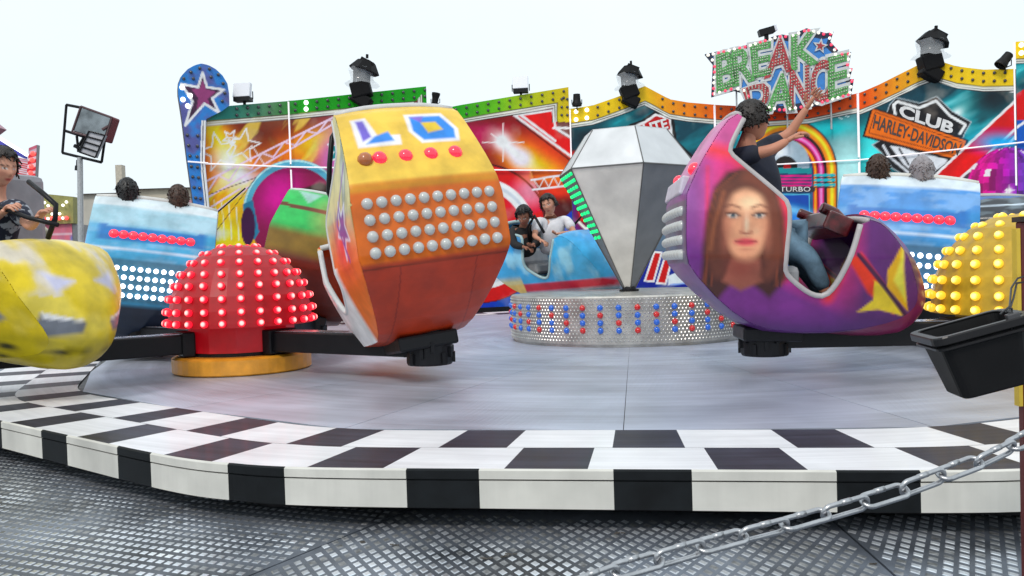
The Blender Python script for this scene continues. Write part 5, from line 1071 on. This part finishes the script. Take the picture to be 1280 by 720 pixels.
bm = NB(); tube(bm, [PY(1250, 393, 2.33), PY(1262, 383, 2.35), PY(1264, 360, 2.45), PY(1272, 348, 2.5), PY(1290, 342, 2.58)], .0028, 6); tube(bm, [PY(1261, 391, 2.33), PY(1267, 372, 2.4), PY(1271, 354, 2.48), PY(1295, 350, 2.6)], .0028, 6); tube(bm, [PY(1265, 385, 2.35), PY(1264, 410, 2.34), PY(1272, 436, 2.4), PY(1290, 448, 2.6)], .0028, 6); tube(bm, [PY(1262, 388+3*math.sin(a), 2.33)+np.array([.004*math.cos(a)*2, 0, 0]) for a in np.linspace(0, 6.2, 10)], .002, 5)
tag(fin('hanging_wire', bm, mat('wire_black', (.02, .02, .022), .35, var=0)), 'thin black wire looped from the bin rim to the red post', 'wire')
# chain
pathp = [(730, 729, .80), (778, 712, .815), (830, 697.5, .83), (883, 682, .845), (938, 667, .858), (993, 653, .87), (1060, 634, .885), (1118, 616, .897), (1180, 593, .91), (1238, 571, .925), (1290, 545, .94), (1345, 516, .95), (1400, 484, .96)]
pts = [Vector(PY(*p)) for p in pathp]; ds = [0]
for a, b in zip(pts, pts[1:]): ds.append(ds[-1]+(b-a).length)
def along(t):
    for i in range(len(ds)-1):
        if t <= ds[i+1]: return pts[i].lerp(pts[i+1], (t-ds[i])/(ds[i+1]-ds[i]))
    return pts[-1]
ch = empty('chain', tuple(pts[0]), label='galvanised steel link chain sagging across lower right foreground', cat='chain')
bm = NB(); LL, LW, WR = .0595, .0225, .0027; P_ = []
hl, hw = LL/2-LW/2, LW/2-WR
for k in range(14): a = -PI/2+PI*k/13; P_.append((hl+hw*math.cos(a), hw*math.sin(a), 0))
for k in range(14): a = PI/2+PI*k/13; P_.append((-hl+hw*math.cos(a), hw*math.sin(a), 0))
tube(bm, P_, WR, 10, closed=True); tube(bm, [(-.006, hw, 0), (.006, hw, 0)], WR*1.18, 10)
bmesh.ops.recalc_face_normals(bm, faces=bm.faces); lm = bpy.data.meshes.new('link'); bm.to_mesh(lm); bm.free(); lm.shade_smooth(); lm.materials.append(mat('chain_steel', (.48, .49, .51), .3, .9, vs=60, var=.12, bump=.08, bs=300))
pit = LL-4.2*WR; t = .01; k = 0
while t < ds[-1]-.01:
    p = along(t); d = (along(min(ds[-1], t+.01))-along(max(0, t-.01))).normalized(); o = link('link', lm, ch); rx = (25 if k % 2 else 112)+6*math.sin(k*2.1)
    up = Vector((0, 0, 1)); sd = up.cross(d).normalized(); up = d.cross(sd); Mx = Matrix((d, sd, up)).transposed() @ Matrix.Rotation(R_(rx), 3, 'X'); o.matrix_basis = Matrix.Translation(p-pts[0]) @ Mx.to_4x4(); t += pit; k += 1
# debris on the plates
bm = NB()
for (x, y) in ((633, 696), (608, 698), (640, 693), (1095, 706), (774, 667), (455, 678), (493, 682)):
    p = PZ(x, y, -.297)
    for q in range(3): box(bm, (p[0]+random.uniform(-.02, .02), p[1]+random.uniform(-.01, .01), -.294), (.022, .006, .003), Matrix.Rotation(random.uniform(-.5, .5), 3, 'Z'))
tag(fin('litter', bm, mat('litter_dark', (.08, .07, .06), .8)), kind='stuff')

# ================================================================== floodlight tower, fairground behind
p = PY(101, 230, 17.); tw = empty('floodlight_tower', (p[0], p[1], -.6), label='tall pole with large tilted floodlight and small louvred lamp in steel frame at left', cat='floodlight')
W = lambda x, y, dy=0.: Vector(PY(x, y, 17.+dy))-Vector(tw.location)
bm = NB(); tube(bm, [W(100, 197), W(101, 300), Vector((0, 0, 0))], .055, 10); fin('pole', bm, GALV, tw)
bm = NB()
for a, b in (((83, 131), (78, 191)), ((78, 191), (127, 203)), ((127, 203), (131, 175)), ((83, 131), (104, 135)), ((80, 163), (105, 171)), ((96, 170), (98, 190)), ((112, 160), (96, 186))): tube(bm, [W(*a), W(*b)], .028, 6)
fin('frame', bm, BLK, tw)
bm = NB(); prism(bm, [W(102, 133, -.1), W(141, 146, -.1), W(131, 177, -.1), (W(91, 166, -.1))], (0, .34, 0)); fin('floodlight_body', bm, mat('flood_red', (.2, .02, .03), .5), tw, bevel=.03)
bm = NB(); prism(bm, [W(101, 134, -.14), W(138, 147, -.14), W(129, 174, -.14), (W(91, 163, -.14))], (0, .03, 0)); fin('reflector', bm, mat('flood_glass', (.28, .31, .33), .12, .85, vs=3, var=.4), tw)
bm = NB()
for a, b in (((101, 133), (140, 147)), ((140, 147), (131, 176)), ((131, 176), (90, 165)), ((90, 165), (101, 133))): tube(bm, [W(*a, -.15), W(*b, -.15)], .022, 6)
tube(bm, [W(128, 162, -.15), W(135, 158, -.15)], .03, 6); fin('bezel', bm, mat('bezel', (.10, .05, .055), .4), tw)
bm = NB(); prism(bm, [W(111, 164, -.3), W(131, 169, -.3), W(119, 197, -.3), W(99, 190, -.3)], (0, .1, 0)); fin('louvre_glass', bm, mat('louvre_pale', (.5, .5, .54), .4), tw)
bm = NB()
for k in range(5):
    t = k/4; tube(bm, [W(111-12*t, 164+26*t, -.32), W(131-12*t, 169+28*t, -.32)], .016, 6)
tube(bm, [W(111, 164, -.32), W(99, 190, -.32)], .016, 6); tube(bm, [W(131, 169, -.32), W(119, 197, -.32)], .016, 6); fin('louvres', bm, BLK, tw); bm = NB(); tube(bm, [W(93, 182), W(101, 186), W(108, 172)], .04, 6); fin('clamp', bm, BLK, tw)
bm = NB(); tube(bm, [W(96, 200), W(95.5, 213)], .012, 5); tube(bm, [W(95.5, 207), W(95, 213)], .03, 6); fin('cable_plug', bm, BLK, tw)
# stripes of lamps tower (flag like), left
def flatart(name, quadp, Y, cfun, label, cat, th=.15, n=(50, 50), group=None, emit=0, nonquad=None):
    o3 = PY(*quadp[3], Y); e = empty(name, (o3[0], o3[1], 0), label=label, cat=cat, group=group); TL, TR, BR, BL = [PY(x, y, Y) for x, y in quadp]
    a = np.linspace(0, 1, n[0])[:, None, None]; b = np.linspace(0, 1, n[1])[None, :, None]; P = (TL*(1-a)+TR*a)*(1-b)+(BL*(1-a)+BR*a)*b-np.array(e.location)
    A2, B2 = np.broadcast_to(a[..., 0], P.shape[:2]), np.broadcast_to(b[..., 0], P.shape[:2]); grid_mesh('face', P, cfun(A2, B2), PANELM, e)
    bm = NB(); prism(bm, [tuple(P[0, 0]), tuple(P[-1, 0]), tuple(P[-1, -1]), tuple(P[0, -1])], (0, th, 0)); [setattr(v.co, 'y', v.co.y+.01) for v in bm.verts]; fin('backing', bm, GREYP, e); return e
def stripes(a, b): A = Art(a, b, (225, 215, 225)); A.put(((b*9) % 1 < .5)*1., (215, 45, 60)); A.put((b < .12)*.5, (170, 130, 160)); return np.clip(A.c*1.1, 0, .9)
e = flatart('lit_tower', [(36, 185), (46, 181), (42, 262), (30, 262)], 24., stripes, 'slanted red and white striped lamp tower of another ride at far left', 'ride tower')
e2 = flatart('striped_sign', [(17, 196), (38, 200), (36, 224), (17, 220)], 24.2, stripes, 'red and white striped lamp board beside the tower at far left', 'sign board', n=(20, 30))
LRB = ball_mesh('far_red', .07, mat('far_red_m', (.6, .05, .05), .3, emit=(1, .1, .08), es=1.2, var=0), 6, 4)
for k in range(9): o = link('red_bulb', LRB, e); o.location = Vector(PY(41-1.*k*.9, 192+8*k, 23.8))-e.location
bm = NB(); prism(bm, [tuple(PY(x, y, 22.)) for x, y in ((-40, 128), (0, 160), (-40, 190))], (0, .3, 0)); tag(fin('pink_gable', bm, mat('gable_pink', (.45, .25, .3), .5)), 'dull pink pointed gable poking in at far left edge', 'gable')
cn = empty('blue_canopy', tuple(PY(-40, 190, 21.)), label='deep blue canopy edge dotted with white lamps at far left', cat='canopy'); V0 = Vector(cn.location)
bm = NB(); prism(bm, [Vector(PY(x, y, 21.))-V0 for x, y in ((-60, 140), (0, 172), (30, 193), (30, 198), (0, 184), (-60, 172))], (0, .15, 0)); fin('cloth', bm, mat('canopy_blue', (.06, .06, .42), .5), cn)
LWF = ball_mesh('far_white', .045, mat('far_white_m', (.8, .8, .8), .3, emit=(1, .98, .9), es=2.2, var=0), 6, 4)
for k in range(16): o = link('white_bulb', LWF, cn); o.location = Vector(PY(k*2.2, 173+k*1.35, 20.9))-V0
# booth with bulb fringe
def booth(name, x0, x1, y0, y1, Y, label, wallc, seed, tent):
    P0, P1 = PY(x0, y1, Y), PY(x1, y1, Y); zt = PY((x0+x1)/2, y0, Y)[2]; e = empty(name, (P0[0], Y, -.6), label=label, cat='booth', group='fairground booths far behind'); w = P1[0]-P0[0]; H = zt+.6
    n = (60, 60); a = np.linspace(0, 1, n[0])[:, None]+np.zeros((1, n[1])); b = np.linspace(0, 1, n[1])[None, :]+np.zeros((n[0], 1)); P = np.stack([a*w, 0*a, b*H*.82], -1); A = Art(a, b, wallc); f = fbm(a+seed, b+seed, 6, seed); A.put(np.clip((f-.45)*5, 0, 1), (200, 120, 150)); A.put(np.clip((f-.6)*6, 0, 1), (90, 130, 200)); A.put(((b*16) % 1 < .12)*.6, (235, 225, 235))
    A.put(((b > .2) & (b < .5) & ((a*4) % 1 < .8))*.7, (60, 50, 60)); grid_mesh('front', P, np.clip(A.c, 0, .9), PANELM, e)
    bm = NB(); box(bm, (w/2, 1.3, H*.4), (w*.99, 2.5, H*.8)); fin('body', bm, GREYP, e); bm = NB(); prism(bm, [(-.1, -.1, H*.80), (w+.1, -.1, H*.80), (w+.1, -.05, H), (w*.5, -.05, H+.12), (-.1, -.05, H)], (0, .4, 0)); fin('awning', bm, mat(tent[0], tent[1], .5), e)
    for k in range(14): 
        o = link('white_bulb', LWF, e); o.location = ((k+.5)*w/14, -.16, H*(.90+.06*math.sin(k*1.1))); o2 = link('red_bulb', LRB, e) if k % 2 else link('white_bulb', LWF, e); o2.location = ((k+.3)*w/14, -.16, H*.84)
booth('fair_booth', 28, 92, 247, 330, 27., 'pink booth with olive awning fringed with white bulbs behind blue car', (215, 110, 130), 3, ('awning_olive', (.28, .27, .08)))
booth('fair_booth', 196, 300, 254, 330, 27.5, 'pink and yellow booth glimpsed beside the blue star pillar', (205, 150, 110), 5, ('awning_pink', (.5, .25, .3)))
def house(x0, x1, y0, Y, label, colr, roofc, dep=8):
    P0, P1 = PY(x0, 300, Y), PY(x1, 300, Y); H = PY((x0+x1)/2, y0, Y)[2]+.6; w = P1[0]-P0[0]; e = empty('house', (P0[0], Y, -.6), label=label, cat='house', group='houses beyond the fairground')
    bm = NB(); box(bm, (w/2, dep/2, H/2), (w, dep, H)); fin('wall', bm, mat('wall_'+label[:9], colr, .8, vs=1, var=.1), e)
    bm = NB(); prism(bm, [(-.3, -.3, H), (-.3, dep+.3, H), (-.3, dep/2, H+.35)], (w+.6, 0, 0)); rf = fin('roof', bm, mat('roof_'+label[:9], roofc, .8, vs=3), e)
    k = max(1, int(w/3.4))
    for q in range(k):
        bm = NB(); box(bm, ((q+.5)*w/k, -.02, H*.72), (1.0, .08, 1.2)); f = fin('window', bm, mat('window_frame', (.5, .5, .48), .5), e); bm = NB(); box(bm, ((q+.5)*w/k, -.05, H*.72), (.8, .08, 1.0)); fin('pane', bm, mat('window_dark', (.05, .06, .07), .1), f)
    return e
h1 = house(152, 238, 236, 52., 'beige house with flat roofline and square chimney left of the star pillar', (.58, .52, .42), (.25, .19, .17))
bm = NB(); q = PY(150.5, 215, 51.); box(bm, tuple(np.array(q)-np.array(h1.location)+[0, 0, -.9]), (.38, .5, 2.6)); fin('chimney', bm, mat('chimney_beige', (.58, .53, .44), .8), h1)
house(105, 150, 242, 58., 'pale low house behind the light blue ride car', (.55, .52, .46), (.22, .2, .2))
# thin cable at left pillar
bm = NB(); tube(bm, [PPL(228, 318, *CN[:2])+[.0, -.3, 0], PPL(240, 300, *CN[:2])+[.0, -.3, 0], PPL(309, 236, *CN[:2])+[.0, -.12, 0]], .016, 5); tag(fin('cable', bm, BLK), 'thin black cable hanging across the star pillar', 'cable')

for n_ in ('black_steel', 'black_plastic', 'lamp_black', 'rim_black', 'arm_black', 'checker_black', 'rim_plastic'): MATS[n_].node_tree.nodes['Principled BSDF'].inputs['Specular IOR Level'].default_value = .2
MATS['black_steel'].node_tree.nodes['Principled BSDF'].inputs['Metallic'].default_value = 0

# ================================================================== light
w = bpy.data.worlds.new('World'); SC.world = w; w.use_nodes = True; nt = w.node_tree; bg = nt.nodes['Background']
EL, AZ = R_(48), R_(205)
sky = nt.nodes.new('ShaderNodeTexSky'); sky.sky_type = 'NISHITA'; sky.sun_disc = False; sky.sun_elevation = EL; sky.sun_rotation = AZ; sky.air_density = 1.; sky.dust_density = 3.
tc = nt.nodes.new('ShaderNodeTexCoord'); nz = nt.nodes.new('ShaderNodeTexNoise'); nz.inputs['Scale'].default_value = 1.6; nz.inputs['Detail'].default_value = 6; nt.links.new(tc.outputs['Generated'], nz.inputs['Vector'])
rp = nt.nodes.new('ShaderNodeMapRange'); rp.inputs[1].default_value = .3; rp.inputs[2].default_value = .7; rp.inputs[3].default_value = .86; rp.inputs[4].default_value = 1.; nt.links.new(nz.outputs['Fac'], rp.inputs[0])
mx = nt.nodes.new('ShaderNodeMix'); mx.data_type = 'RGBA'; nt.links.new(rp.outputs[0], mx.inputs[0]); nt.links.new(sky.outputs[0], mx.inputs[6]); mx.inputs[7].default_value = (9.5, 10.5, 11., 1)
nt.links.new(mx.outputs[2], bg.inputs['Color']); bg.inputs['Strength'].default_value = .095
sl = bpy.data.lights.new('sun', 'SUN'); sl.energy = 1.4; sl.angle = R_(11); sl.color = (1, .93, .86); so = bpy.data.objects.new('sun', sl); COL.objects.link(so)
sdir = Vector((math.sin(AZ)*math.cos(EL), math.cos(AZ)*math.cos(EL), math.sin(EL))); so.rotation_euler = sdir.to_track_quat('Z', 'Y').to_euler()
SC.view_settings.view_transform = 'Standard'; SC.view_settings.look = 'None'; SC.view_settings.exposure = .1; SC.view_settings.gamma = 1
SC.render.engine = 'CYCLES'; SC.cycles.use_denoising = True; SC.cycles.max_bounces = 6; SC.cycles.transparent_max_bounces = 6
